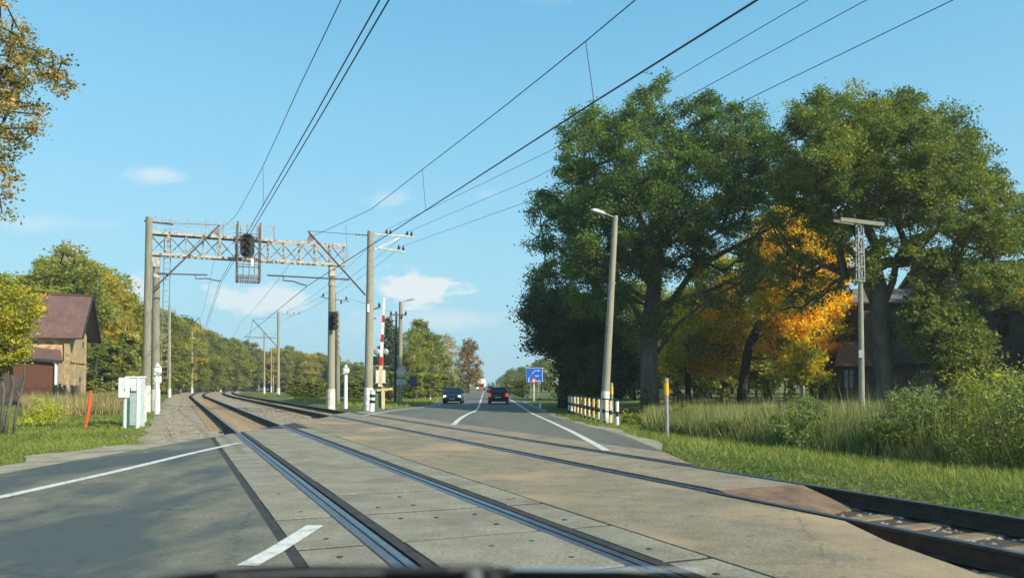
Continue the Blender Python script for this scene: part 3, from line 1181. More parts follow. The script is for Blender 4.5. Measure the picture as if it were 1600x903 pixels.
    for k in range(9):
        z = 3.4 + k * 0.6
        c = lb + (lt - lb) * ((z - lb.z) / (lt.z - lb.z))
        mb.tube([c - gd * 0.17, c + gn * -0.32 - gd * 0.16, c + gn * -0.45, c + gn * -0.32 + gd * 0.2, c + gd * 0.17], 0.012, 5)
    mb.build('ladder_bracket', M['galv'], t)
    # cage around the hanging signal
    ca = at(371, 400, 43.9)
    cb = at(404, 400, 44.3)
    o = Vector(((ca.x + cb.x) / 2, (ca.y + cb.y) / 2, 0)) - gn * 0.25
    w = 0.60
    d = 0.45
    z0, z1 = 7.05, GZ1 + 0.75
    mb = MB()
    for sx in (-1, 1):
        for sy in (-1, 1):
            p = o + gd * (w * sx) + gn * (d * sy)
            mb.bar(p + Vector((0, 0, z0)), p + Vector((0, 0, z1)), 0.07)
    for zz in (z0, z0 + 0.28, z0 + 0.9, GZ0 - 0.1, GZ1 + 0.1):
        for sy in (-1, 1):
            p = o + gn * (d * sy) + Vector((0, 0, zz))
            mb.bar(p - gd * w, p + gd * w, 0.045)
        for sx in (-1, 1):
            p = o + gd * (w * sx) + Vector((0, 0, zz))
            mb.bar(p - gn * d, p + gn * d, 0.045)
    mb.build('cage_frame', M['cage'], t)
    mb = MB()
    for k in range(9):
        x = -w + 2 * w * (k + 0.5) / 9
        for sy in (-1, 1):
            p = o + gd * x + gn * (d * sy)
            mb.bar(p + Vector((0, 0, z0)), p + Vector((0, 0, z0 + 0.34)), 0.03)
        mb.bar(o + gd * x - gn * d + Vector((0, 0, z0)), o + gd * x + gn * d + Vector((0, 0, z0)), 0.03)
    for x in (-0.3, 0.02, 0.3):
        p = o + gd * x - gn * d
        mb.bar(p + Vector((0, 0, z0 + 0.3)), p + Vector((0, 0, GZ0)), 0.035)
    mb.build('cage_bars', M['cage'], t)
    MB().box(o + gd * 0.18 - gn * (d + 0.04) + Vector((0, 0, 8.08)), (0.13, 0.02, 0.40), rz=math.atan2(gd.y, gd.x)).build('number_plate', M['white'], t)
    # the signal itself, a thing hanging in the cage
    s = thing('railway_signal', 'black three lamp railway signal hanging in the cage of the gantry', 'railway signal', tuple(o + Vector((0, 0, GZ0))))
    c = o + gd * (-0.08) + Vector((0, 0, 9.02))
    rz = math.atan2(gd.y, gd.x)
    sg = MB()
    poly = []
    for k in range(12):
        an = math.pi * k / 11
        poly.append((math.cos(an) * 0.38, 0.34 + math.sin(an) * 0.34))
    for k in range(12):
        an = math.pi + math.pi * k / 11
        poly.append((math.cos(an) * 0.38, -0.34 + math.sin(an) * 0.34))
    pts = [c + gd * x + Vector((0, 0, y)) - gn * 0.3 for x, y in poly]
    sg.plate(pts, 0.04)
    sg.build('signal_board', M['black'], s)
    for z in (0.40, 0.0, -0.40):
        q = c + Vector((0, 0, z)) - gn * 0.32
        lm = MB().tube([q, q - gn * 0.10], 0.13, 14).build('signal_lamp', M['glass'], s)
        hd = MB()
        for k in range(9):
            a1 = math.pi * (-0.1 + 1.2 * k / 9)
            a2 = math.pi * (-0.1 + 1.2 * (k + 1) / 9)
            p1 = q + gd * math.cos(a1) * 0.15 + Vector((0, 0, math.sin(a1) * 0.15))
            p2 = q + gd * math.cos(a2) * 0.15 + Vector((0, 0, math.sin(a2) * 0.15))
            hd.plate([p1, p2, p2 - gn * (0.42 if 2 < k < 7 else 0.25), p1 - gn * (0.42 if 2 < k < 7 else 0.25)], 0.012)
        hd.build('signal_hood', M['black'], s)
    MB().box(c + gn * 0.0 - gn * 0.12, (0.34, 0.26, 1.25), rz=rz).build('signal_housing', M['black'], s)
    MB().tube([c + Vector((0, 0, 0.6)) - gn * 0.1, c + Vector((0, 0, 1.25)) - gn * 0.1], 0.04, 8).build('hanger', M['galv'], s)
    # small three lamp signal on the right post
    s2 = thing('railway_signal', 'small dark three lamp signal fixed to the right gantry post', 'railway signal', (GR.x, GR.y, 4))
    c2 = at(519.5, 501.5, 46.2)
    c2 = c2 - gn * 0.1
    MB().bbox(c2, (0.50, 0.22, 1.08), 0.05, rz=0.15).build('signal_housing', M['black'], s2)
    for z in (0.34, 0.0, -0.34):
        q = c2 + Vector((0, 0, z)) - gn * 0.12
        MB().tube([q + gd * 0.1, q - gn * 0.3 + gd * 0.1 + Vector((0, 0, -0.04))], [0.13, 0.15], 12, cap=True).build('signal_hood', M['black'], s2)
    MB().bar(c2, Vector((GR.x, GR.y, c2.z)), 0.06).build('bracket', M['galv'], s2)


gantry()

NT = Vector((CA, SA, 0))
low = at(239, 452, 41.1)
tip = at(343, 352, 43.2)
cantilever(POLE_A, low, tip, at(262, 428, 41.4), at(324, 429.5, 42.8), at(345, 440, 43.2), PAt + Vector((0.1, 0, -0.25)), RA=0.3)
b_ = POLE_A
MB().bar(PAt + Vector((-0.25, 0, -0.18)), PAt + Vector((1.15, 0.3, -0.32)), 0.07).build('arm', M['dark_steel'], b_)

PCb = at(575.5, 640, 41.0)
PCb.z = -0.35
PCt = at(579, 362, 41.0)
POLE_C = concrete_pole('catenary_pole', 'thick concrete pole with wire arms left of the road beyond the crossing', 'pole', PCb, PCt, 0.235, 0.165, 1.5, 'concrete poles carrying the overhead wires', 'conc')
cantilever(POLE_C, at(571, 461, 40.9), at(481, 361, 39.6), at(530, 436, 40.2), at(417, 430, 38.9), at(479, 447, 39.7), PCt + Vector((-0.1, 0, -0.2)))


def feeder_arms(host, pts):
    t = host
    for a, b in pts['arms']:
        MB().bar(a, b, 0.085).build('arm', M['galv'], t)
    for p in pts['ins']:
        mb = MB()
        insulator(mb, p, 0.085, 0.26)
        mb.build('insulator', M['insul'], t)
    return t


YA = 41.0
feeder_arms(POLE_C, dict(
    arms=[(at(584, 366, YA), at(646, 370, YA + 1.0)), (at(585, 390, YA), at(631, 368.5, YA + 0.8)), (at(590, 387, YA + 0.05), at(632, 393.5, YA + 0.8))],
    ins=[at(604, 366.5, YA + 0.5) , at(610, 367, YA + 0.5), at(636, 369, YA + 0.9), at(643, 369.5, YA + 0.9), at(623, 391, YA + 0.7), at(630, 392.5, YA + 0.8)]))
mb = MB()
mb.box(at(577, 482, YA) - Vector((0, 0.25, 0)), (0.12, 0.02, 0.42))
mb.build('number_plate', M['white'], POLE_C)


# ---- the masts along the bend
def mast(label, px, top, Y, r, side, group='distant masts along the railway bend', arms=False, console=True, hz=-0.4):
    b = at(px, 601, Y)
    b.z = hz
    tp = at(px, top, Y)
    t = concrete_pole('catenary_mast', label, 'mast', b, tp, r, r * 0.72, 1.3, group, 'conc', 8)
    if console:
        u, s = us(b.x, b.y)
        p1 = W(u + side * 0.3, s)
        nt = Vector((W(u + 1, s).x - W(u, s).x, W(u + 1, s).y - W(u, s).y, 0))
        lowp = Vector((b.x, b.y, 5.8)) + nt * side * 0.15
        tipp = Vector((b.x, b.y, 9.0)) + nt * side * 3.0
        MB().tube([lowp, tipp], 0.05, 6).build('console_tube', M['dark_steel'], t)
        aa = Vector((b.x, b.y, 6.9)) + nt * side * 0.3
        MB().tube([aa, aa + nt * side * 3.6], 0.04, 6).build('horizontal_arm', M['dark_steel'], t)
        MB().tube([tipp, tipp + nt * side * 0.25 + Vector((0, 0, -1.6)), tipp + nt * side * 0.5 + Vector((0, 0, -2.6))], 0.022, 6).build('hanger', M['dark_steel'], t)
        MB().tube([tipp, Vector((b.x, b.y, min(tp.z - 0.3, 9.4)))], 0.015, 5).build('stay_wire', M['wire'], t)
    if arms:
        nt = Vector((CA, SA, 0))
        z1 = tp.z - 0.25
        bb = Vector((b.x, b.y, 0))
        MB().bar(bb + Vector((0, 0, z1)) - nt * 0.5, bb + Vector((0, 0, z1)) + nt * 2.4, 0.07).build('arm', M['galv'], t)
        MB().bar(bb + Vector((0, 0, z1 - 1.0)), bb + Vector((0, 0, z1)) + nt * 1.9, 0.06).build('arm', M['galv'], t)
        mb = MB()
        for k in (1.0, 1.7, 2.3):
            insulator(mb, bb + Vector((0, 0, z1 + 0.03)) + nt * k, 0.08)
        mb.build('insulator', M['insul'], t)
    return t


mast('slim mast with white foot, first behind the gantry on the left of the tracks', 265, 477, 89, 0.19, 1)
mast('slim mast, second behind the gantry on the left of the tracks', 300, 518, 130, 0.17, 1, console=True)
mast('slim mast, third behind the gantry on the left of the tracks', 345, 540, 178, 0.17, 1)
mast('tiny mast, fourth behind the gantry on the left of the tracks', 388, 553, 236, 0.17, 1)
mast('mast with insulator arms, first behind the gantry between tracks and meadow', 435, 487, 94, 0.2, -1, arms=True)
mast('mast with crossed arms, second behind the gantry right of the tracks', 413, 520, 135, 0.18, -1, arms=True)
mast('thin pale mast, third behind the gantry right of the tracks', 424, 543, 178, 0.16, -1)
mast('tiny pale mast far along the bend right of the tracks', 449, 558, 240, 0.15, -1, console=False)

# telegraph pole hidden behind the right gantry post and thin mast beside it
tp_ = thing('telegraph_pole', 'thin pole with a tilted crossarm just behind the right gantry post', 'pole', tuple(at(524, 612, 66)))
b0 = at(524, 612, 66)
b0.z = -0.5
MB().tube([b0, at(523.5, 456, 66)], [0.14, 0.10], 8).build('pole_shaft', M['conc_old'], tp_)
MB().bar(at(500, 464, 66), at(546, 471, 66), 0.09).build('crossarm', M['galv'], tp_)
mb = MB()
for p in (at(505, 464, 66), at(541, 469.5, 66), at(533, 475, 66)):
    insulator(mb, p, 0.12, 0.32)
mb.build('insulator', M['insul'], tp_)
tm = thing('signal_mast', 'short dark mast with white banded side next to the right gantry post', 'mast', tuple(at(528, 618, 56)))
b0 = at(528, 618, 56)
b0.z = -0.5
MB().tube([b0, at(527.5, 486, 56)], [0.16, 0.13], 10).build('pole_shaft', M['conc_old'], tm)
mb = MB()
for k in range(3):
    mb.box(at(529.5, 522 + k * 9, 55.85), (0.12, 0.05, 0.14))
mb.build('white_band', M['limewash'], tm)


# ---- white kilometre markers
def km_marker(label, px, base_py, top_py, Y, knobs, w=1.0):
    b = at(px, base_py, Y)
    tp = at(px, top_py, Y)
    t = thing('trackside_marker', label, 'marker post', tuple(b), 'white marker posts beside the tracks')
    MB().tube([b - Vector((0, 0, 0.15)), Vector((b.x, b.y, tp.z - 0.55))], [0.12 * w, 0.10 * w], 10).build('post', M['white'], t)
    mb = MB()
    z = tp.z
    for k in range(knobs):
        mb.bbox(Vector((b.x, b.y, z - 0.30 - k * 0.42)), (0.42 * w, 0.16, 0.36), 0.09)
    mb.lathe((b.x, b.y, z - 0.14), [(0.10, 0), (0.07, 0.10), (0.02, 0.16)], 8)
    mb.build('marker_head', M['white'], t)


km_marker('white marker post with two rounded heads beside the left tracks', 245, 641, 568, 35, 2, 0.9)
km_marker('white marker post with one pointed head in grass before the barrier', 540, 634, 570, 43, 1, 0.9)

# ---- cabinets at the left
def cabinets():
    Yc = 26.5
    t = thing('trackside_cabinet', 'large pale green metal cabinet with white post in front of the left poles', 'cabinet', tuple(at(205, 660, Yc)))
    b = at(206, 657, Yc)
    z1 = at(206, 590, Yc).z
    zb = -0.2
    b.x -= 0.02
    MB().bbox((b.x, Yc + 0.27, (z1 + zb) / 2), (0.50, 0.36, z1 - zb), 0.02).build('cabinet_body', M['cab_blue'], t)
    MB().bbox((b.x, Yc + 0.26, z1 + 0.02), (0.56, 0.43, 0.06), 0.015).build('cabinet_roof', M['white'], t)
    MB().bbox((b.x + 0.02, Yc + 0.05, z1 - 0.24), (0.46, 0.06, 0.42), 0.01).build('white_panel', M['white'], t)
    dr = MB()
    dr.bbox((b.x, Yc + 0.065, (z1 + zb) / 2 - 0.2), (0.42, 0.02, (z1 - zb) * 0.62), 0.005)
    d = dr.build('cabinet_door', M['cab_blue'], t)
    MB().box((b.x + 0.2, Yc + 0.045, 0.45), (0.03, 0.03, 0.14)).build('handle', M['galv'], d)
    t2 = thing('junction_box', 'bright white box on a short pale post left of the cabinet', 'junction box', tuple(at(193, 662, 25.6)))
    c = at(193.5, 606, 25.6)
    MB().bbox(c, (0.29, 0.22, 0.66), 0.025).build('box_body', M['white'], t2)
    q = at(195, 640, 25.6)
    MB().tube([(q.x, q.y, -0.25), (q.x, q.y, c.z - 0.3)], 0.06, 10).build('post', M['cab_blue'], t2)
    MB().box((c.x + 0.09, c.y - 0.118, c.z - 0.05), (0.02, 0.02, 0.08)).build('latch', M['galv'], t2)
    t3 = thing('guard_post', 'thin white post at the right edge of the green cabinet', 'post', tuple(at(215, 656, 26.2)))
    q = at(215, 650, 26.2)
    MB().tube([(q.x, q.y, -0.2), (q.x, q.y, at(215, 592, 26.2).z)], [0.055, 0.05], 10).build('post', M['white'], t3)
    MB().lathe((q.x, q.y, at(215, 592, 26.2).z), [(0.052, 0), (0.03, 0.03), (0.005, 0.04)], 10).build('post_cap', M['white'], t3)
    t4 = thing('guard_post', 'stout white post with pale blue foot in front of the tall left pole', 'post', tuple(at(223, 655, 29)))
    q = at(223.5, 650, 29)
    zt = at(223, 613, 29).z
    MB().tube([(q.x, q.y, 0.25), (q.x, q.y, zt)], [0.12, 0.115], 12).build('post', M['limewash'], t4)
    MB().tube([(q.x, q.y, -0.3), (q.x, q.y, 0.25)], [0.13, 0.122], 12).build('post_foot', M['cab_blue'], t4)


cabinets()
t = thing('snow_stake', 'orange red plastic stake leaning in the grass at the left', 'stake', tuple(gr(132, 668, -0.1)))
a, b = gr(133, 668, -0.1), at(141, 612, gr(133, 668, -0.1).y)
mid = (a + b) / 2 + Vector((0.03, 0, -0.05))
MB().tube([a, mid, b], [0.045, 0.05, 0.04], 8).build('stake_rod', M['orange'], t)
MB().lathe(b, [(0.045, 0), (0.035, 0.04), (0.01, 0.05)], 8).build('stake_tip', M['orange'], t)


# ---- barrier, crossing signal, bollard left of the road
def barrier():
    Y = 43.5
    b = at(598, 640, Y)
    t = thing('level_crossing_barrier', 'raised red and white barrier arm on a green machine left of the road', 'barrier', (b.x, b.y, -0.2), None)
    c = at(591, 618, Y)
    MB().bbox((c.x, Y, 0.32), (0.55, 0.5, 1.25), 0.06).build('machine_housing', M['green_box'], t)
    MB().bbox((c.x + 0.1, Y - 0.05, 1.0), (0.75, 0.45, 0.14), 0.03).build('housing_lid', M['cream'], t)
    q = at(599, 625, Y - 0.3)
    MB().bar((q.x, q.y, -0.3), (q.x - 0.02, q.y, 1.05), 0.16).build('stand', M['cream'], t)
    MB().bar((q.x - 0.35, q.y, 1.0), (q.x + 0.5, q.y, 1.08), 0.12).build('counterweight_arm', M['cream'], t)
    p0, p1 = at(593.5, 604, Y - 0.4), at(600.5, 465, Y - 0.4)
    cols = ['cream', 'red', 'white', 'red', 'white', 'red', 'white']
    fr = [0, 0.22, 0.34, 0.50, 0.66, 0.80, 0.90, 1.0]
    fr = [0, 0.20, 0.29, 0.50, 0.585, 0.755, 0.82, 1.0]
    cols = ['cream', 'red', 'white', 'red', 'white', 'red', 'white']
    fr = [0, 0.235, 0.335, 0.50, 0.585, 0.72, 0.80, 1.0]
    for k, cname in enumerate(cols):
        a_, b_ = p0 + (p1 - p0) * fr[k], p0 + (p1 - p0) * fr[k + 1]
        MB().bar(a_, b_, 0.19 - 0.012 * k, 0.08).build('arm_band', M[cname], t)
    # crossing lights seen from behind
    s = thing('level_crossing_signal', 'crossing light with two round lamps and white panel behind the raised barrier', 'crossing signal', tuple(at(596, 632, 46)))
    Ys = 46.0
    m0 = at(597, 632, Ys)
    MB().tube([(m0.x, Ys, -0.4), (m0.x, Ys, at(597, 552, Ys).z)], 0.06, 8).build('post', M['galv'], s)
    MB().bar(at(584, 572, Ys), at(609, 572, Ys), 0.05).build('lamp_bracket', M['galv'], s)
    for px in (584.5, 607.5):
        c = at(px, 563.5, Ys)
        MB().lathe(c, [(0.22, -0.06), (0.27, 0.0), (0.25, 0.03), (0.10, 0.12)], 16, axis='Y').build('lamp_board', M['black'], s)
    for px in (589, 602.5):
        c = at(px, 549.5, Ys)
        MB().lathe(c, [(0.10, -0.12), (0.19, -0.05), (0.17, 0.12)], 14, axis='Y').build('bell_cup', M['sign_back'], s)
    pc = at(594.5, 588.5, Ys - 0.1)
    MB().bbox(pc, (0.62, 0.04, 0.82), 0.012).build('back_panel', M['sign_back'], s)
    MB().bbox(pc + Vector((0, -0.03, 0)), (0.52, 0.02, 0.72), 0.008).build('panel_face', M['white'], s)
    g = thing('bollard', 'short striped black and white bollard at the road edge before the barrier', 'bollard', tuple(at(580.5, 641, 38)))
    q = at(581.5, 641, 38.5)
    z = at(581, 611, 38.5).z
    MB().tube([(q.x - 0.05, q.y, -0.25), (q.x + 0.03, q.y, z)], [0.14, 0.12], 10).build('post', M['white'], g)
    for f in (0.42, 0.70):
        MB().tube([(q.x, q.y, z * f), (q.x + 0.01, q.y, z * f + 0.14)], 0.142, 10).build('black_band', M['black'], g)
    g = thing('marker_stone', 'rounded white stone post at the foot of the thick concrete pole', 'post', tuple(at(572, 640, 39.5)))
    q = at(574, 640, 39.6)
    MB().tube([(q.x, q.y, -0.25), (q.x, q.y, at(574, 609, 39.6).z)], [0.14, 0.13], 10).build('post', M['limewash'], g)
    MB().lathe((q.x, q.y, at(574, 609, 39.6).z), [(0.13, 0), (0.08, 0.08), (0.01, 0.1)], 10).build('post_head', M['limewash'], g)


barrier()


# ---- lamp posts and road signs left of the road
def street_lamp(label, base, top, head, r0, r1, m='conc', foot=0.0, group='street lamps'):
    t = concrete_pole('street_lamp', label, 'street lamp', base, top, r0, r1, foot, group, m)
    top, head = Vector(top), Vector(head)
    d = head - top
    MB().tube([top + Vector((0, 0, -0.05)), top + d * 0.45 + Vector((0, 0, 0.02))], 0.035, 6).build('lamp_arm', M['galv'], t)
    a = top + d * 0.42
    t_ = d.normalized()
    side = Vector((0, 0, 1)).cross(t_).normalized()
    up = t_.cross(side)
    mb = MB()
    L = (head - a).length
    rings = []
    for f, w, h in ((0, .05, .05), (.2, .11, .08), (.6, .15, .09), (.9, .12, .06), (1, .05, .03)):
        c = a + t_ * (L * f)
        rings.append([c + side * w * sx + up * h * sy for sx, sy in ((-1, -.6), (1, -.6), (.8, 1), (-.8, 1))])
    vs = [p for r_ in rings for p in r_]
    fs = [(i * 4 + k, i * 4 + (k + 1) % 4, i * 4 + 4 + (k + 1) % 4, i * 4 + 4 + k) for i in range(4) for k in range(4)] + [(3, 2, 1, 0), (16, 17, 18, 19)]
    mb.add(vs, fs)
    mb.build('lamp_head', M['sign_back'], t)
    return t


def gb(px, Y, z=None):
    p = at(px, 601, Y)
    p.z = ground_z(p.x, p.y) - 0.1 if z is None else z
    return p


street_lamp('concrete street lamp leaning over the painted railing right of the road', gb(943, 34), at(961.5, 339, 34), at(923, 328, 33.4), 0.185, 0.115, 'conc', 1.5)
LAMP_B = street_lamp('grey street lamp with crossarm left of the road beyond the barrier', gb(624.5, 72), at(626.5, 472, 72), at(648, 467, 72), 0.22, 0.17, 'conc', 0)
t = LAMP_B
MB().bar(at(609, 492, 71.6), at(635, 492, 71.6), 0.09).build('crossarm', M['dark_steel'], t)
mb = MB()
for px in (611, 619, 634):
    insulator(mb, at(px, 492, 71.6), 0.14, 0.34)
mb.build('insulator', M['insul'], t)
t = thing('telegraph_pole', 'thin dark wooden pole just left of the lamp post beyond the barrier', 'pole', tuple(gb(618, 70)), None)
MB().tube([gb(617.5, 70), at(619.5, 493, 70)], [0.13, 0.09], 8).build('pole_shaft', M['bark_dark'], t)
MB().lathe(at(619.5, 493, 70), [(0.09, 0), (0.06, 0.05), (0.01, 0.08)], 8).build('pole_cap', M['galv'], t)
t = POLE_C
MB().bar(at(578, 485, 41.0), at(594, 480, 41.3), 0.08).build('arm', M['dark_steel'], t)
mb = MB()
insulator(mb, at(592.5, 481, 41.3), 0.09, 0.27)
mb.bar(at(579, 499, 41.0), at(588, 497, 41.1), 0.05)
mb.build('insulator', M['insul'], t)

t = thing('road_sign', 'round grey back of a road sign over a rectangular plate left of the road', 'road sign', tuple(gb(627, 56)))
MB().tube([gb(626, 56), at(626, 572, 56)], 0.035, 8).build('post', M['galv'], t)
MB().lathe(at(627, 581, 55.9), [(0.36, -0.02), (0.37, 0.0), (0.36, 0.02)], 22, axis='Y').build('round_plate', M['sign_back'], t)
MB().bbox(at(627, 597, 55.9), (0.72, 0.03, 0.42), 0.01).build('lower_plate', M['sign_back'], t)
t = thing('road_sign', 'small dark blue sign on a thin post in shade left of the road', 'road sign', tuple(gb(646, 72)))
MB().tube([gb(646, 72), at(646, 588, 72)], 0.035, 8).build('post', M['galv'], t)
MB().bbox(at(646, 595.5, 71.9), (0.62, 0.03, 0.95), 0.01).build('sign_plate', mat('sign_blue_dull', (0.03, 0.07, 0.14), rough=0.5), t)
t = thing('road_sign', 'small pale sign plate among the trees behind the blue car', 'road sign', tuple(gb(721, 150)))
MB().tube([gb(720.5, 150), at(720.5, 598, 150)], 0.05, 8).build('post', M['galv'], t)
MB().bbox(at(720.5, 597, 149.8), (0.6, 0.04, 0.6), 0.01).build('sign_plate', M['sign_back'], t)

# ---- road furniture at the right
def guide_post(label, px, bpy_, tpy, Y, w=0.12):
    b = at(px, bpy_, Y)
    tp = at(px, tpy, Y)
    t = thing('guide_post', label, 'guide post', (b.x, b.y, b.z), 'white guide posts beside the road')
    MB().bbox((b.x, b.y, (b.z + tp.z) / 2 - 0.05), (w, 0.08, tp.z - b.z + 0.1), 0.02).build('post', M['limewash'], t)
    MB().box((b.x, b.y, tp.z - (tp.z - b.z) * 0.22), (w + 0.006, 0.086, 0.12)).build('black_band', M['black'], t)


guide_post('small white guide post right of the road left of the blue sign', 824, 625, 609, 70, 0.16)
guide_post('small white guide post before the dark tree left of the railing', 844, 635, 620, 52, 0.14)
guide_post('far white guide post at the left verge behind the blue car', 672.5, 626, 617, 85, 0.14)


def blue_sign():
    Y = 104
    t = thing('direction_sign', 'bright blue direction sign with white arrow right of the road', 'direction sign', tuple(gb(835, Y)))
    c = at(835, 586, Y)
    w, h = 25.5 / F * Y, 23.5 / F * Y
    for dx in (-0.5, 0.5):
        MB().tube([(c.x + dx, Y + 0.08, -0.8), (c.x + dx, Y + 0.08, c.z + h * 0.4)], 0.05, 8).build('post', M['galv'], t)
    MB().bbox(c, (w, 0.06, h), 0.02).build('sign_border', M['white'], t)
    MB().bbox(c + Vector((0, -0.035, 0)), (w - 0.09, 0.02, h - 0.09), 0.005).build('sign_face', M['blue_sign'], t)
    mb = MB()
    y = Y - 0.06

    def P(px, py):
        p = at(px, py, y)
        return Vector((p.x, y, p.z))
    mb.bar(P(826.2, 597), P(826.6, 589.5), 0.10, 0.02)
    mb.bar(P(826.6, 589.5), P(830.6, 586.0), 0.10, 0.02)
    mb.bar(P(830.6, 586.2), P(832.5, 582.6), 0.12, 0.02)
    mb.plate([P(831.0, 583.4), P(834.0, 583.0), P(833.2, 580.2)], 0.02)
    mb.build('white_arrow', M['white'], t)
    mb = MB()
    for x0, x1, py in ((838.5, 843.5, 579.0), (834.5, 837, 579.2), (836, 841.5, 587.2), (838, 844.5, 595.2)):
        a_ = P(x0, py)
        mb.box(((a_.x + P(x1, py).x) / 2, y, a_.z), (P(x1, py).x - a_.x, 0.02, 0.11))
    mb.build('lettering', M['white'], t)
    MB().box(P(829, 579.3), (0.36, 0.02, 0.18)).build('red_badge', M['red'], t)
    s = thing('road_sign', 'small red rimmed sign on a pale post in front of the blue sign', 'road sign', tuple(gb(834, 88)))
    q = gb(834.5, 88)
    MB().bar((q.x, 88, -0.7), (q.x, 88, at(834, 594, 88).z), 0.16).build('post', M['limewash'], s)
    c = at(834, 594.5, 87.9)
    MB().lathe(c, [(0.30, -0.02), (0.31, 0), (0.30, 0.02)], 20, axis='Y').build('round_plate', M['red'], s)
    MB().lathe(c + Vector((0, -0.03, 0)), [(0.20, -0.01), (0.20, 0.01)], 20, axis='Y').build('plate_centre', M['cream'], s)
    s = thing('warning_sign', 'pale triangular sign far ahead right of the black car', 'road sign', tuple(gb(803, 190)))
    q = gb(803, 190)
    MB().tube([q, (q.x, q.y, at(803, 596, 190).z)], 0.06, 6).build('post', M['galv'], s)
    a1, a2, a3 = at(799.5, 593, 190), at(806.5, 593, 190), at(803, 602, 190)
    MB().plate([a1, a3, a2], 0.04).build('sign_plate', M['sign_back'], s)


blue_sign()


def railing():
    a, b = gr(889, 637, -0.2), gr(964, 657, -0.2)
    a = Vector((at(889, 637, 50).x, 50, -0.40))
    b = Vector((at(964.5, 657, 29.5).x, 29.5, -0.30))
    t = thing('roadside_railing', 'low railing of black and sun-tinted white banded posts beside the lamp post', 'railing', tuple(b))
    n = 12
    pal = ['cream', 'white', 'cream', 'cream', 'sun_orange', 'cream', 'cream', 'sun_orange', 'cream', 'cream', 'cream', 'white']  # white bands coloured cream and orange for the sun's warm tint
    M['sun_orange'] = mat('sunlit_band_orange', (0.62, 0.30, 0.09), (0.7, 0.5, 0.2), scale=6, rough=0.7)
    for k in range(n):
        f = (k / (n - 1.0)) ** 1.0
        p = a + (b - a) * f
        h = 1.02
        post = MB().tube([p - Vector((0, 0, 0.1)), p + Vector((0, 0, h))], 0.058, 8).build('post', M['black'], t)
        for z0, z1 in ((0.10, 0.42), (0.60, 0.98)):
            MB().tube([p + Vector((0, 0, z0)), p + Vector((0, 0, z1))], 0.063, 8).build('painted_band', M[pal[k]], post).location = (0, 0, 0)
    for z in (0.52, 1.03):
        MB().bar(a + Vector((0, 0, z)), b + Vector((0, 0, z)), 0.045).build('rail_bar', M['dark_steel'], t)


def yellow_stake(label, px, bpx, tpy, Y):
    b = gb(px, Y)
    tp = at(px - 1, tpy, Y)
    t = thing('marker_stake', label, 'marker stake', tuple(b), 'grey stakes with a yellow collar')
    MB().tube([b, tp], 0.055, 8).build('stake_rod', M['galv'], t)
    d = (tp - b).normalized()
    MB().tube([tp - d * 0.46, tp - d * 0.10], 0.066, 10).build('yellow_collar', M['yellow'], t)
    MB().lathe(tp, [(0.07, -0.09), (0.065, 0), (0.03, 0.03)], 10).build('stake_cap', M['galv'], t)


railing()
yellow_stake('grey stake with yellow collar behind the painted railing', 956.5, 650, 599, 33)
yellow_stake('grey stake with yellow collar standing alone in the right verge', 1042, 675, 592, 22.5)


# ---- T pole with lattice head
def t_pole():
    Y = 35.0
    b = gb(1346, Y)
    t = thing('power_pole', 'T shaped power pole with lattice neck before the right oak', 'power pole', tuple(b))
    m = at(1344.5, 437, Y)
    MB().tube([b, m], [0.135, 0.10], 12).build('pole_shaft', M['conc'], t)
    mb = MB()
    z0, z1 = at(1344, 440, Y).z, at(1343, 350, Y).z
    xc = m.x
    for sx in (-1, 1):
        for sy in (-1, 1):
            mb.bar((xc + sx * 0.13, Y + sy * 0.13, z0), (xc + sx * 0.11, Y + sy * 0.11, z1), 0.04)
    n = 4
    for k in range(n + 1):
        z = z0 + (z1 - z0) * k / n
        for s in (-1, 1):
            mb.bar((xc - 0.13, Y + 0.13 * s, z), (xc + 0.13, Y + 0.13 * s, z), 0.035, 0.05)
            mb.bar((xc + 0.13 * s, Y - 0.13, z), (xc + 0.13 * s, Y + 0.13, z), 0.035, 0.05)
        if k < n:
            za = z0 + (z1 - z0) * (k + 1) / n
            q = 1 if k % 2 else -1
            for s in (-1, 1):
                mb.bar((xc - 0.12 * q, Y + 0.12 * s, z), (xc + 0.12 * q, Y + 0.12 * s, za), 0.025)
    mb.build('lattice_neck', M['galv'], t)
    MB().bar(at(1313, 343, Y - 0.2), at(1381, 351, Y - 0.2), 0.13, 0.17).build('crossarm', M['conc'], t)
    MB().bar(at(1302, 345, Y + 0.25), at(1334, 350, Y + 0.25), 0.10, 0.12).build('crossarm', M['conc_old'], t)
    mb = MB()
    for p in (at(1305, 343, Y), at(1314, 341, Y - 0.2), at(1335, 344, Y - 0.2), at(1376, 349, Y - 0.2)):
        insulator(mb, p, 0.09, 0.26)
    mb.build('insulator', M['insul'], t)
    MB().box(at(1343, 553, Y) - Vector((0, 0.14, 0)), (0.2, 0.04, 0.34)).build('number_sign', M['sign_back'], t)


t_pole()


# ------------------------------------------------------------------ overhead wires
def wire(name, label, pts, r, group=None, sag=0.0, parts=None):
    out = []
    pts = [Vector(p) for p in pts]
    for i in range(len(pts) - 1):
        a, b = pts[i], pts[i + 1]
        L = (b - a).length
        n = max(2, int(L / 3))
        for k in range(n):
            f = k / n
            p = a + (b - a) * f
            p.z -= 4 * sag * (L / 50.0) ** 2 * f * (1 - f)
            out.append(p)
    out.append(pts[-1])
    o = MB().tube(out, r, 5).build(name, M['wire'])
    tag(o, label, 'overhead wire', group)
    o.location = (0, 0, 0)
    return o, out


def droppers(parent, tops, bots):
    for a, b in zip(tops, bots):
        MB().tube([a, b], 0.007, 4).build('dropper', M['wire'], parent)


def sup(u, s, z):
    return W(u, s, z)


def s_at(p):
    return us(p.x, p.y)[1]


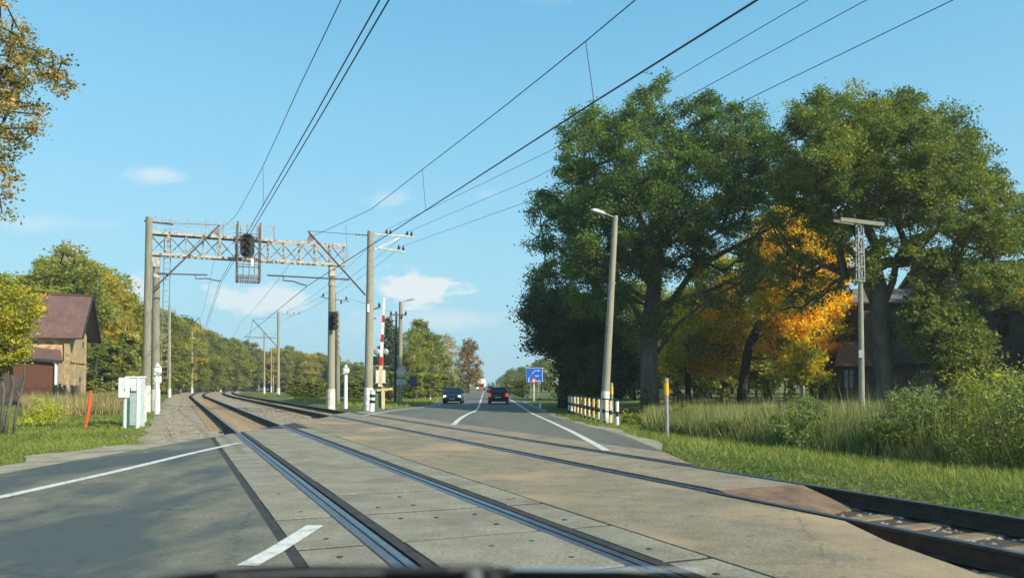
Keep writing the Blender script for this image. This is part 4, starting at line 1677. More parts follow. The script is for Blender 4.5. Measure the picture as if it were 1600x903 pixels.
# track 1
c1a = on_u(655, -95, C1 + 0.05)
c1 = [c1a, on_u(596, 8, C1), on_u(500, 175, C1 - 0.05), on_u(396, 352, C1 - 0.12), at(345, 440, 43.2)]
far1 = [sup(C1 + 0.2, 92, 6.5), sup(C1 - 0.1, 136, 6.5), sup(C1 + 0.2, 190, 6.5), sup(C1, 250, 6.5)]
off = Vector((0.05, 0.02, 0))
w1, _ = wire('contact_wire', 'right strand of the contact wire pair above the near track', [p + off for p in c1 + far1], 0.011, 'contact wires above the tracks')
w1b, _ = wire('contact_wire', 'left strand of the contact wire pair above the near track', [p - off for p in c1 + far1], 0.011, 'contact wires above the tracks')
m1 = [on_u(552, -55, C1), on_u(533, 0, C1), on_u(468, 135, C1), on_u(410, 262, C1), on_u(378, 328, C1), at(343, 360, 43.2)]
m1[-2] = m1[-2].lerp(m1[-1], 0.2)
wm1, _ = wire('messenger_wire', 'thin upper carrier wire above the near track', m1 + [sup(C1, 92, 8.6), sup(C1, 136, 8.6), sup(C1, 190, 8.6), sup(C1, 250, 8.6)], 0.009, 'carrier wires above the tracks', sag=0.7)
droppers(wm1, [on_u(411, 262, C1)], [on_u(412, 322, C1)])
# track 2
c2 = [on_u(1295, -78, C2), on_u(1180, 0, C2), on_u(930, 157, C2), on_u(665, 328, C2), at(479, 447, 39.7)]
far2 = [sup(C2, 98, 6.5), sup(C2 + 0.2, 142, 6.5), sup(C2, 186, 6.5), sup(C2, 250, 6.5)]
wc2, _ = wire('contact_wire', 'thick contact wire crossing the sky above the far track', [p + Vector((0.03, 0, 0.0)) for p in c2 + far2], 0.016, 'contact wires above the tracks')
m2 = [on_u(1095, -70, C2), on_u(993, 0, C2), on_u(915, 65, C2), on_u(790, 165, C2), on_u(660, 265, C2), on_u(580, 327, C2), at(482, 372, 39.6)]
m2[-2] = m2[-2].lerp(on_u(510, 374, C2), 0.0)
wm2, _ = wire('messenger_wire', 'upper carrier wire with droppers above the far track', m2 + [sup(C2, 98, 8.6), sup(C2, 142, 8.6), sup(C2, 186, 8.6)], 0.011, 'carrier wires above the tracks', sag=0.25)
droppers(wm2, [on_u(915, 65, C2), on_u(660, 265, C2), on_u(540, 352, C2)], [on_u(928, 158, C2), on_u(665, 327, C2), on_u(543, 405, C2)])
# feeders on the outer arms
f1 = [on_u(1330, -40, 10.6), on_u(1263, 0, 10.6), on_u(1045, 128, 10.7), on_u(862, 235, 10.8), at(606, 358, YA + 0.5)]
wire('feeder_wire', 'leftmost feeder wire running from the thick pole up behind the oak', f1, 0.008, 'feeder wires beside the tracks')
f2 = [on_u(1425, -42, 11.4), on_u(1355, 0, 11.4), on_u(1105, 135, 11.4), on_u(832, 280, 11.4), at(640, 361, YA + 0.9)]
wire('feeder_wire', 'middle feeder wire running from the thick pole behind the oak', f2, 0.008, 'feeder wires beside the tracks')
f3 = [on_u(1560, -42, 11.1), on_u(1490, 0, 11.1), on_u(1155, 162, 11.1), on_u(828, 314, 11.1), at(628, 385, YA + 0.8)]
wire('feeder_wire', 'rightmost feeder wire crossing the sky above the right oak', f3, 0.008, 'feeder wires beside the tracks')
for k, (a, b, lab) in enumerate(((at(606, 358, YA + 0.5), at(446, 487, 95), 'upper'), (at(640, 361, YA + 0.9), at(452, 486, 95), 'middle'), (at(628, 385, YA + 0.8), at(449, 495, 95), 'lower'))):
    wire('feeder_wire', lab + ' feeder wire running from the thick pole towards the far masts', [a, b], 0.010, 'feeder wires beside the tracks', sag=0.45)
wire('power_line', 'wire leaving the T shaped pole towards the right edge', [at(1376, 344, 35), at(1600, 303, 33), at(1760, 270, 31)], 0.010, 'wires of the T shaped pole', sag=0.3)
wire('telegraph_wire', 'faint wire between the two telegraph poles left of the road', [at(541, 465, 66), at(611, 487, 71.6)], 0.010, None, sag=0.2)
#@@PART3
# ------------------------------------------------------------------ small brick house at the left
def brick_house():
    P1 = at(107, 601, 55.0)
    P1.z = 0
    d = Vector((-0.29, 0.957, 0)).normalized()       # along the gable wall, away from the camera
    e = Vector((-d.y, d.x, 0))                       # to the left
    Wd, Ln = 5.0, 4.3
    ze, zr = 5.1, 7.75
    z0 = -0.4
    t = thing('brick_house', 'small yellow brick railway house with brown tin roof at the left', 'house', (P1.x, P1.y, z0))

    def Q(a, b, z):
        return P1 + d * a + e * b + Vector((0, 0, z))
    mb = MB()
    # gable wall facing the tracks, and the three others
    g = 0.28
    mb.plate([Q(0, 0, z0), Q(Wd, 0, z0), Q(Wd, 0, ze), Q(Wd / 2, 0, zr - 0.06), Q(0, 0, ze)], 0.25)
    mb.build('gable_wall', M['brick'], t)
    mb = MB()
    mb.bar(Q(0.13, g, z0 + 2.75), Q(0.13, Ln, z0 + 2.75), 0.24, 5.5)
    mb.bar(Q(Wd - 0.13, g, z0 + 2.75), Q(Wd - 0.13, Ln, z0 + 2.75), 0.24, 5.5)
    mb.bar(Q(0.3, Ln - 0.13, z0 + 2.75), Q(Wd - 0.3, Ln - 0.13, z0 + 2.75), 0.24, 5.5)
    mb.build('wall', M['plaster_red'], t)
    mb = MB()
    for k in (0, 1):
        mb.box(Q(0.03 + k * (Wd - 0.06), 0.12, (z0 + ze) / 2), (0.34, 0.34, ze - z0 - 0.1), rz=math.atan2(d.y, d.x))
    mb.box(Q(1.6, -0.03, 3.0), (0.2, 0.12, 5.9), rz=math.atan2(d.y, d.x))
    mb.build('corner_pilaster', M['brick'], t)
    mb = MB()
    mb.bar(Q(0.05, -0.06, 2.95), Q(Wd - 0.05, -0.06, 2.95), 0.10, 0.16)
    mb.bar(Q(0.05, -0.06, 0.1), Q(Wd - 0.05, -0.06, 0.1), 0.12, 0.6)
    mb.build('string_course', M['plaster_red'], t)
    for a_, z_ in ((0.8, 5.0), (4.1, 4.3), (3.3, 1.7)):
        MB().box(Q(a_, -0.01, z_), (0.34, 0.06, 0.42), rz=math.atan2(d.y, d.x)).build('vent', M['door_dark'], t)
    # roof: two slopes with corrugation, dark underside
    ov, ow = 0.55, 0.95
    rf = MB()
    sl = (zr - ze) / (Wd / 2)
    for side in (0, 1):
        a_e = -ov if side == 0 else Wd + ov
        z_e = ze - ov * sl + 0.06
        n = 44
        for k in range(n):
            b0, b1 = -ow + (Ln + ow + 0.3) * k / n, -ow + (Ln + ow + 0.3) * (k + 1) / n
            bm = (b0 + b1) / 2
            up = 0.025
            pts = [Q(a_e, b0, z_e), Q(a_e, bm, z_e + up), Q(a_e, b1, z_e), Q(Wd / 2, b1, zr + 0.06), Q(Wd / 2, bm, zr + 0.06 + up), Q(Wd / 2, b0, zr + 0.06)]
            lo = [p - Vector((0, 0, 0.06)) for p in pts]
            rf.add(pts + lo, [(0, 1, 4, 5), (1, 2, 3, 4), (6, 11, 10, 7), (7, 10, 9, 8)] + ([(0, 5, 11, 6)] if k == 0 else []) + [(0, 6, 7, 1), (1, 7, 8, 2)])
    r_ = rf.build('roof', M['roof_red'], t)
    mb = MB()
    for side in (0, 1):
        a_e = -ov if side == 0 else Wd + ov
        z_e = ze - ov * sl - 0.03
        mb.plate([Q(a_e, -ow + 0.02, z_e), Q(Wd / 2, -ow + 0.02, zr - 0.03), Q(Wd / 2, -0.02, zr - 0.03), Q(a_e, -0.02, z_e)], 0.05)
        mb.bar(Q(a_e, -ow - 0.02, z_e + 0.06), Q(Wd / 2, -ow - 0.02, zr + 0.06), 0.05, 0.18)
    mb.build('barge_board', M['roof_dark'], r_)
    MB().bar(Q(Wd / 2, -ow, zr + 0.1), Q(Wd / 2, Ln + 0.3, zr + 0.1), 0.22, 0.07).build('ridge_cap', M['roof_red'], r_)
    # boarded lean-to on the camera side with its own roof
    ln = MB()
    A = -2.2
    zl0, zl1 = 3.55, 2.9
    ln.plate([Q(0, 0.5, zl0 + 0.15), Q(A - 0.3, -0.15, zl1), Q(A - 0.3, 5.4, zl1 + 0.6), Q(0, 5.2, zl0 + 0.8)], -0.06)
    lr = ln.build('porch_roof', M['roof_red'], t)
    MB().bar(Q(A - 0.3, -0.15, zl1 - 0.08), Q(A - 0.3, 5.4, zl1 + 0.5), 0.05, 0.2).build('fascia', M['roof_dark'], lr)
    MB().bar(Q(A, 0.35, 1.15), Q(A, 5.2, 1.15), 0.1, 3.1).build('porch_wall', M['door_brown'], t)
    MB().bar(Q(A + 0.1, 0.3, 1.25), Q(-0.05, 0.3, 1.25), 0.1, 3.3).build('porch_wall', M['brick'], t)
    dd = MB().bar(Q(A - 0.08, 2.1, 0.8), Q(A - 0.08, 3.6, 0.8), 0.06, 2.3).build('door', M['door_dark'], t)
    MB().box(Q(A - 0.14, 2.3, 0.8), (0.05, 0.05, 0.18)).build('handle', M['galv'], dd)
    MB().tube([Q(A - 0.15, 0.25, -0.3), Q(A - 0.15, 0.25, 2.7)], 0.09, 8).build('downpipe', M['white'], t)
    MB().bar(Q(A + 0.6, 5.5, 0.9), Q(A + 0.6, 8.0, 0.9), 0.2, 2.6).build('side_wall', M['brick'], t)


brick_house()


def board_fence():
    t = thing('board_fence', 'weathered grey board fence in front of the brick house', 'fence', tuple(gb(110, 47)))
    pts = [at(86, 601, 46.5), at(100, 601, 46), at(122, 601, 49)]
    mb = MB()
    rails = MB()
    for a, b in zip(pts[:-1], pts[1:]):
        n = 6
        for k in range(n):
            p = a + (b - a) * ((k + random.uniform(0.1, .3)) / n)
            h = random.uniform(1.0, 1.6)
            z = ground_z(p.x, p.y) - 0.1
            mb.box((p.x, p.y, z + h / 2), (0.15, 0.03, h), rz=random.uniform(-.1, .1))
        rails.bar(Vector((a.x, a.y + 0.05, 0.6)), Vector((b.x, b.y + 0.05, 0.65)), 0.06, 0.09)
    mb.build('fence_boards', M['wood_fence'], t)
    rails.build('fence_rail', M['wood_fence'], t)
    for p in pts:
        MB().bar((p.x, p.y + 0.1, -0.5), (p.x, p.y + 0.1, 1.3), 0.14).build('fence_post', M['wood_fence'], t)


board_fence()


# ------------------------------------------------------------------ old wooden house at the right
def window(parent, c, w, h, wall_y, bars=True):
    f = MB()
    y = wall_y - 0.03
    for sx in (-1, 1):
        f.box((c[0] + sx * (w / 2 + 0.05), y, c[1]), (0.1, 0.1, h + 0.2))
    for sz in (-1, 1):
        f.box((c[0], y, c[1] + sz * (h / 2 + 0.05)), (w, 0.1, 0.1))
    if bars:
        f.box((c[0], y, c[1]), (0.06, 0.06, h))
        f.box((c[0], y, c[1] + h * 0.18), (w, 0.05, 0.06))
    fo = f.build('window', M['frame'], parent)
    MB().box((c[0], wall_y + 0.0, c[1]), (w, 0.03, h)).build('pane', M['glass'], fo)


def old_house():
    Y = 58.0
    X = lambda px: (px - 800) / F * Y
    Z = lambda py: H + (601 - py) / F * Y
    x0, x1 = X(1345), X(1760)
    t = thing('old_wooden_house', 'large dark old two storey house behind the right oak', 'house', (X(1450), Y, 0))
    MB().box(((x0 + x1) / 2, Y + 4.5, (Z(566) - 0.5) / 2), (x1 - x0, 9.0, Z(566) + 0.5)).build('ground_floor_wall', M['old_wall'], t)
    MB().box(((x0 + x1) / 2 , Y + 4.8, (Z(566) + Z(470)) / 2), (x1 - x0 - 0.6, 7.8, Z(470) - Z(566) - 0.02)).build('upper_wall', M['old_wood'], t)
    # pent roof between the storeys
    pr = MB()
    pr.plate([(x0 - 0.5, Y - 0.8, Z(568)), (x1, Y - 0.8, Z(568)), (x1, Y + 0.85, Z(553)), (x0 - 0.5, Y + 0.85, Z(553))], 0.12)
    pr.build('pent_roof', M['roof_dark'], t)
    # two storey block at the right: gable to the left, slate slope towards the road
    bx = 33.4
    zr, ze = 11.4, 8.15
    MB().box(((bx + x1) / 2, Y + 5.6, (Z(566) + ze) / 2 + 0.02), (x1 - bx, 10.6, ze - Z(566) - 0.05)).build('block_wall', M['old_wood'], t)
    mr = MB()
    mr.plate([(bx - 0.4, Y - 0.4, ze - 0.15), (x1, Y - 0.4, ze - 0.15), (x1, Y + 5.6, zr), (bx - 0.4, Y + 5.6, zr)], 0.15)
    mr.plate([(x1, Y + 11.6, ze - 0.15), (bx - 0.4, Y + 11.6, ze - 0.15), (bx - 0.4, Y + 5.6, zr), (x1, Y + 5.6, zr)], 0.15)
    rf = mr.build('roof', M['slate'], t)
    bb = MB()
    bb.bar((bx - 0.45, Y - 0.45, ze - 0.28), (bx - 0.45, Y + 5.6, zr - 0.10), 0.06, 0.3)
    bb.bar((bx - 0.45, Y + 11.6, ze - 0.28), (bx - 0.45, Y + 5.6, zr - 0.10), 0.06, 0.3)
    bb.build('barge_board', M['wall_rust'], rf)
    MB().plate([(bx, Y + 0.3, ze - 0.1), (bx, Y + 10.9, ze - 0.1), (bx, Y + 5.6, zr - 0.2)], 0.2).build('gable_wall', M['old_wood'], t)
    MB().bbox((bx + 1.9, Y + 5.6, zr + 0.2), (0.7, 0.6, 1.0), 0.03).build('chimney', M['brick'], rf)
    # dormer with its own little roof further right
    dx = X(1590)
    MB().box((dx, Y + 1.6, ze + 0.75), (2.4, 3.0, 1.5)).build('dormer_wall', M['old_wood'], t)
    MB().plate([(dx - 1.6, Y - 0.1, ze + 1.35), (dx + 1.6, Y - 0.1, ze + 1.35), (dx + 1.6, Y + 4.4, ze + 2.3), (dx - 1.6, Y + 4.4, ze + 2.3)], 0.12).build('dormer_roof', M['roof_dark'], t)
    # low roof over the left wing
    wr = MB()
    zl = Z(470)
    wr.plate([(x0 - 0.4, Y + 0.4, zl - 0.02), (bx, Y + 0.4, zl - 0.02), (bx, Y + 4.8, zl + 1.5), (x0 + 1.6, Y + 4.8, zl + 1.5)], 0.12)
    wr.plate([(bx, Y + 9.2, zl - 0.02), (x0 - 0.4, Y + 9.2, zl - 0.02), (x0 + 1.6, Y + 4.8, zl + 1.5), (bx, Y + 4.8, zl + 1.5)], 0.12)
    wr.build('wing_roof', M['slate'], t)
    for px in (1405, 1440, 1480):
        window(t, (X(px), Z(512)), 0.9, 1.5, Y + 0.9)
    for px in (1530, 1570, 1620):
        window(t, (X(px), Z(508)), 1.05, 1.7, Y + 0.3)
    for px in (1447, 1500, 1550, 1610):
        window(t, (X(px), Z(594)), 0.95, 1.5, Y)
    for px in (1425, 1478, 1525):
        MB().bar((X(px), Y - 0.7, -0.3), (X(px), Y - 0.7, Z(568)), 0.2).build('porch_post', M['frame'], t)
    # lower annex at the left with rusty tin roof
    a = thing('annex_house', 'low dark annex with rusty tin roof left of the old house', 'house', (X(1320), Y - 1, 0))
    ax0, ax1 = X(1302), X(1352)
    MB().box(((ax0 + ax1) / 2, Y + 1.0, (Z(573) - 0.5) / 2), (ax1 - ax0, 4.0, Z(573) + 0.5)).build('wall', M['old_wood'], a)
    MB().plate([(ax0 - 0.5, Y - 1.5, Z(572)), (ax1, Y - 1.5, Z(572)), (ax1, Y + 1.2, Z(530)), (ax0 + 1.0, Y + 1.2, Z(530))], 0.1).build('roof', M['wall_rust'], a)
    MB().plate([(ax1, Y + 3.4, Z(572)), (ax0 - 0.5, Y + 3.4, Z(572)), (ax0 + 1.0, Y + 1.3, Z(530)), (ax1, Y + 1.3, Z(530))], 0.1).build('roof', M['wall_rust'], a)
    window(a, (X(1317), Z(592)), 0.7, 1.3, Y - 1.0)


old_house()


# ------------------------------------------------------------------ cars
def make_car(label, cat, name, c, W_, L_, Ht, paint, front, suv=False, rear_light=False, lit=True, plate=True):
    """built lengthwise along Y; 'front' = -1 when it comes towards the camera"""
    t = thing(name, label, cat, (c[0], c[1], c[2]), 'cars on the road ahead', local=True)
    hw = W_ / 2
    zb = 0.22
    if suv:
        st = [(-.50, .45, .62), (-.485, .30, .92), (-.44, .22, 1.00), (-.25, .22, 1.04), (.0, .22, 1.04), (.3, .22, 1.05), (.44, .22, 1.0), (.485, .30, .85), (.5, .45, .60)]
    else:
        st = [(-.50, .40, .55), (-.485, .25, .72), (-.42, .2, .80), (-.24, .2, .90), (.0, .2, .93), (.28, .2, .95), (.43, .2, .92), (.48, .28, .82), (.5, .42, .60)]
    # body: rings of a rounded section along the length
    mb = MB()
    rings = []
    for f, z0, z1 in st:
        w = hw * (1 - 0.16 * abs(f * 2) ** 5)
        h = z1 - z0
        ring = [(-w * .86, z0), (-w * .98, z0 + h * .2), (-w, z0 + h * .5), (-w * .96, z0 + h * .82), (-w * .84, z1), (0, z1 + 0.03),
                (w * .84, z1), (w * .96, z0 + h * .82), (w, z0 + h * .5), (w * .98, z0 + h * .2), (w * .86, z0)]
        rings.append([(x, f * L_ * (1), z) for x, z in ring])
    n = len(rings[0])
    vs = [p for r_ in rings for p in r_]
    fs = [(i * n + k, i * n + (k + 1) % n, (i + 1) * n + (k + 1) % n, (i + 1) * n + k) for i in range(len(rings) - 1) for k in range(n)]
    fs += [tuple(range(n - 1, -1, -1)), tuple(range((len(rings) - 1) * n, len(rings) * n))]
    mb.add(vs, fs)
    body = mb.build('body', paint, t, smooth=True)
    # greenhouse
    sh = [(-.27, 1.0), (-.10, 0), (.24, 0), (.40, 1.0)] if not suv else [(-.24, 1.0), (-.09, 0), (.40, 0), (.475, 1.0)]
    zc = st[4][2] - 0.02
    mg, mr_ = MB(), MB()
    hwr = hw * 0.70
    q = [(-hw * .88, sh[0][0] * L_, zc), (hw * .88, sh[0][0] * L_, zc), (hw * .88, sh[3][0] * L_, zc), (-hw * .88, sh[3][0] * L_, zc),
         (-hwr, sh[1][0] * L_, Ht - 0.06), (hwr, sh[1][0] * L_, Ht - 0.06), (hwr, sh[2][0] * L_, Ht - 0.06), (-hwr, sh[2][0] * L_, Ht - 0.06)]
    mg.add(q, [(0, 1, 5, 4), (1, 2, 6, 5), (2, 3, 7, 6), (3, 0, 4, 7), (4, 5, 6, 7), (3, 2, 1, 0)])
    mg.build('windows', M['glass'], t)
    r0, r1 = sh[1][0] * L_ - 0.08, sh[2][0] * L_ + 0.08
    mr_.add([(-hwr - .04, r0, Ht - .07), (hwr + .04, r0, Ht - .07), (hwr + .04, r1, Ht - .07), (-hwr - .04, r1, Ht - .07),
             (-hwr + .08, r0 + .12, Ht), (hwr - .08, r0 + .12, Ht), (hwr - .08, r1 - .12, Ht), (-hwr + .08, r1 - .12, Ht)],
            [(0, 1, 5, 4), (1, 2, 6, 5), (2, 3, 7, 6), (3, 0, 4, 7), (4, 5, 6, 7), (3, 2, 1, 0)])
    mr_.build('roof', paint, t)
    mp = MB()
    for i, j in ((0, 4), (1, 5), (2, 6), (3, 7)):
        mp.bar(q[i], q[j], 0.07)
    for sx in (0, 1):
        a_ = Vector(q[0 if sx == 0 else 1]).lerp(Vector(q[3 if sx == 0 else 2]), 0.5)
        b_ = Vector(q[4 if sx == 0 else 5]).lerp(Vector(q[7 if sx == 0 else 6]), 0.45)
        mp.bar(a_, b_, 0.07)
    mp.build('pillars', paint, t)
    for sx in (-1, 1):
        for fy in (-.31, .30):
            wv = MB().lathe((sx * (hw - 0.13), fy * L_, 0.33), [(0.20, -0.11), (0.32, -0.11), (0.335, -0.08), (0.335, 0.08), (0.32, 0.11), (0.2, 0.11)], 18, axis='X')
            wo = wv.build('wheel', M['tyre'], t)
            MB().lathe((sx * (hw - 0.02), fy * L_, 0.33), [(0.20, -0.02), (0.19, 0.01), (0.05, 0.015)], 14, axis='X').build('rim', M['alloy'], wo)
        MB().bbox((sx * (hw + 0.08), -.2 * L_, zc + 0.08), (0.18, 0.12, 0.13), 0.03).build('wing_mirror', paint, t)
    # the end that faces the camera is -Y after the thing is turned
    e0 = -0.5 * L_
    for sx in (-1, 1):
        hz = .66 if not suv else .74
        MB().lathe((sx * hw * .72, e0 + 0.07, hz - 0.02), [(0.13, -0.03), (0.125, 0.05), (0.06, 0.07)], 12, axis='Y').build('headlight', M['lamp_on'] if (lit and front < 0) else M['chrome'], t)
        MB().bbox((sx * hw * .80, 0.5 * L_ - 0.02, 0.83 if suv else 0.76), (0.20, 0.10, 0.30 if suv else 0.16), 0.02).build('tail_light', M['tail_on'], t)
    MB().bbox((0, e0 + 0.04, .56), (W_ * .46, 0.06, .14), 0.02).build('grille', M['black'], t)
    MB().bbox((0, e0 + 0.0, .36), (W_ * .62, 0.08, .13), 0.02).build('lower_grille', M['black'], t)
    MB().box((0, e0 - 0.03, .44), (0.5, 0.02, 0.11)).build('number_plate', M['plate'], t)
    MB().box((0, 0.5 * L_ + 0.02, .62), (0.5, 0.02, 0.11)).build('number_plate', M['plate'], t)
    MB().bbox((0, 0.5 * L_ - 0.01, .36), (W_ * .86, 0.10, .26), 0.04).build('rear_bumper', M['black'], t)
    if front > 0:
        t.rotation_euler = (0, 0, math.pi)
    return t


def on_road(px, Y):
    p = at(px, 601, Y)
    p.z = road_z(p.x, p.y) + 0.004
    return p


make_car('dark blue car with lit headlights coming towards the crossing', 'car', 'car', on_road(709, 75), 1.88, 4.4, 1.47, M['paint_blue'], -1)
make_car('black car with red tail lights driving away in the right lane', 'car', 'car', on_road(779, 73), 1.86, 4.3, 1.52, M['paint_black'], 1, suv=True)
make_car('small dark car far ahead in the right lane beyond the black car', 'car', 'car', on_road(766.5, 190), 1.8, 4.3, 1.5, M['paint_grey'], 1, suv=True)


def truck():
    c = on_road(751.5, 238)
    t = thing('box_truck', 'far white box truck with one bright headlight coming along the road', 'truck', tuple(c), None, local=True)
    MB().bbox((0.1, 1.2, 2.35), (2.35, 6.5, 2.3), 0.05).build('cargo_box', M['truck_white'], t)
    MB().bbox((0, -2.9, 1.25), (2.1, 1.6, 1.7), 0.12).build('cab', M['truck_red'], t)
    MB().bbox((0, -3.72, 1.55), (1.8, 0.05, 0.7), 0.02).build('windscreen', M['glass'], t)
    MB().bbox((0, 0.4, 0.65), (1.9, 7.6, 0.35), 0.05).build('chassis', M['black'], t)
    for y in (-2.7, 3.0):
        for sx in (-1, 1):
            MB().lathe((sx * 0.95, y, 0.45), [(0.25, -0.13), (0.44, -0.13), (0.45, 0.13), (0.25, 0.13)], 16, axis='X').build('wheel', M['tyre'], t)
    MB().lathe((-0.85, -3.74, 0.75), [(0.20, -0.03), (0.2, 0.05)], 14, axis='Y').build('headlight', M['lamp_on'], t)
    MB().lathe((0.85, -3.74, 0.75), [(0.14, -0.03), (0.14, 0.05)], 14, axis='Y').build('headlight', M['chrome'], t)


truck()


# ------------------------------------------------------------------ the bonnet of the car the picture is taken from
def own_car():
    t = thing('car', 'dark bonnet edge and wiper of the nearest car at the bottom of the view', 'car', (0, 1.2, 0))
    mb = MB()
    xs = [-0.80 + 1.6 * k / 32 for k in range(33)]
    ysb = [0.86, 0.90, 0.96, 1.05, 1.2, 1.4, 1.6, 1.75, 1.82, 1.84]

    def zt(x, y):
        z = H - 0.2318 * 0.90 - 0.135 * (x + 0.07) ** 2 - 0.9 * max(0, abs(x + 0.07) - 0.42) ** 2
        z -= 0.30 * (y - 0.90) + 0.10 * max(0, y - 1.3) ** 2
        if y > 1.75:
            z -= (y - 1.75) * 3
        return z
    nx = len(xs)
    for y in ysb:
        for x in xs:
            mb.v.append((x, y, zt(x, y)))
    base = len(mb.v)
    for j in range(len(ysb) - 1):
        for i in range(nx - 1):
            mb.f.append((j * nx + i, j * nx + i + 1, (j + 1) * nx + i + 1, (j + 1) * nx + i))
            mb.m.append(0)
    rim = [(j * nx) for j in range(len(ysb))] + [((len(ysb) - 1) * nx + i) for i in range(1, nx)] + [(j * nx + nx - 1) for j in range(len(ysb) - 2, -1, -1)]
    for r_ in rim:
        x, y, z = mb.v[r_]
        mb.v.append((x * 1.02, y + 0.01, 0.32))
    for k in range(len(rim) - 1):
        mb.f.append((rim[k + 1], rim[k], base + k, base + k + 1))
        mb.m.append(0)
    mb.build('bonnet_panel', mat('bonnet_paint', (0.02, 0.035, 0.04), rough=0.35, spec=0.5), t, smooth=True)
    for sx in (-1, 1):
        MB().lathe((sx * 0.72, 1.25, 0.31), [(0.2, -0.1), (0.31, -0.1), (0.31, 0.1), (0.2, 0.1)], 20, axis='X').build('wheel', M['tyre'], t)

    def on(px, py, y):
        return at(px, py, y)
    Yw = 0.80
    w = t
    MB().tube([at(230, 908, Yw), at(300, 898, Yw), at(400, 889.5, Yw), at(520, 887.0, Yw), at(640, 888, Yw + .02), at(780, 893, Yw + 0.04)], [0.002, 0.0025, 0.003, 0.003, 0.003, 0.0025], 8).build('wiper_blade', M['black'], w)
    MB().tube([at(340, 901, Yw - .02), at(480, 895, Yw - .02), at(600, 895, Yw - .02)], [0.0006, 0.0009, 0.0006], 8).build('blade_spine', M['galv'], w)
    MB().tube([at(560, 892, Yw - .01), at(700, 889, Yw), at(770, 887, Yw + .02)], [0.003, 0.0045, 0.004], 8).build('wiper_arm', M['black'], w)
    MB().lathe(at(740, 893, Yw - .01), [(0.010, -0.010), (0.009, -0.002), (0.006, 0.002), (0.002, 0.003)], 14).build('pivot_cap', mat('pivot_grey', (0.09, 0.09, 0.08), rough=0.5), w)
    MB().lathe(at(768, 894, Yw + .0), [(0.011, -0.012), (0.010, 0.000), (0.004, 0.004)], 14).build('pivot_cover', M['black'], w)
    s = t
    MB().tube([at(784, 888.5, 0.84), at(900, 889.5, 0.85), at(1010, 889.5, 0.86), at(1100, 889.5, 0.87)], [0.0014, 0.0017, 0.0012, 0.0006], 8).build('trim_strip', M['chrome'], s)
    MB().bbox(at(790, 892, 0.84), (0.014, 0.01, 0.008), 0.002).build('trim_clip', M['black'], s)


own_car()
#@@PART4
# ------------------------------------------------------------------ vegetation
def leaf_object(name, C, S, Hu, m, parent=None, flat=0.35, aspect=0.55, shift=None):
    n = len(C)
    nr = RNG.normal(size=(n, 3))
    nr[:, 2] += np.sign(nr[:, 2]) * flat
    nr /= np.linalg.norm(nr, axis=1)[:, None]
    a = np.cross(nr, RNG.normal(size=(n, 3)))
    a /= np.linalg.norm(a, axis=1)[:, None] + 1e-9
    b = np.cross(nr, a)
    s = np.asarray(S)[:, None]
    V = np.empty((n, 4, 3), dtype=np.float32)
    V[:, 0] = C + a * s
    V[:, 1] = C + b * s * aspect + a * s * 0.15
    V[:, 2] = C - a * s * 0.9
    V[:, 3] = C - b * s * aspect + a * s * 0.15
    return quad_object(name, V, Hu, m, parent)


def quad_object(name, V, Hu, m, parent=None):
    n = len(V)
    k = V.shape[1]
    me = bpy.data.meshes.new(name)
    me.vertices.add(n * k)
    me.vertices.foreach_set('co', V.reshape(-1).astype(np.float32))
    me.loops.add(n * k)
    me.loops.foreach_set('vertex_index', np.arange(n * k, dtype=np.int32))
    me.polygons.add(n)
    me.polygons.foreach_set('loop_start', np.arange(0, n * k, k, dtype=np.int32))
    me.update(calc_edges=True)
    at_ = me.attributes.new('hue', 'FLOAT', 'FACE')
    at_.data.foreach_set('value', np.clip(np.asarray(Hu), 0, 1).astype(np.float32))
    me.materials.append(m)
    o = bpy.data.objects.new(name, me)
    COL.objects.link(o)
    if parent is not None:
        o.parent = parent
        if not parent.get('_local'):
            o.matrix_parent_inverse = Matrix.Translation(-Vector(parent.location))
    return o


def clump_leaves(C, Rd, per, size, hue0, hue_sd, twigs=7, flat=0.75, tight=0.28):
    """leaves gathered on little twigs inside every clump"""
    P, S, Hh = [], [], []
    for i in range(len(C)):
        r = Rd[i]
        tc = RNG.normal(size=(twigs, 3))
        tc /= np.linalg.norm(tc, axis=1)[:, None]
        tc *= (RNG.random(twigs) ** 0.5)[:, None] * r
        tc[:, 2] *= flat
        k = RNG.integers(0, twigs, per)
        p = C[i] + tc[k] + RNG.normal(size=(per, 3)) * r * tight * np.array([1, 1, 0.7])
        P.append(p)
        S.append(size * RNG.uniform(0.6, 1.3, per))
        hc = hue0 + RNG.normal() * hue_sd
        th = RNG.normal(size=twigs) * hue_sd * 0.5
        Hh.append(hc + th[k] + RNG.normal(size=per) * hue_sd * 0.6)
    return np.concatenate(P), np.concatenate(S), np.concatenate(Hh)


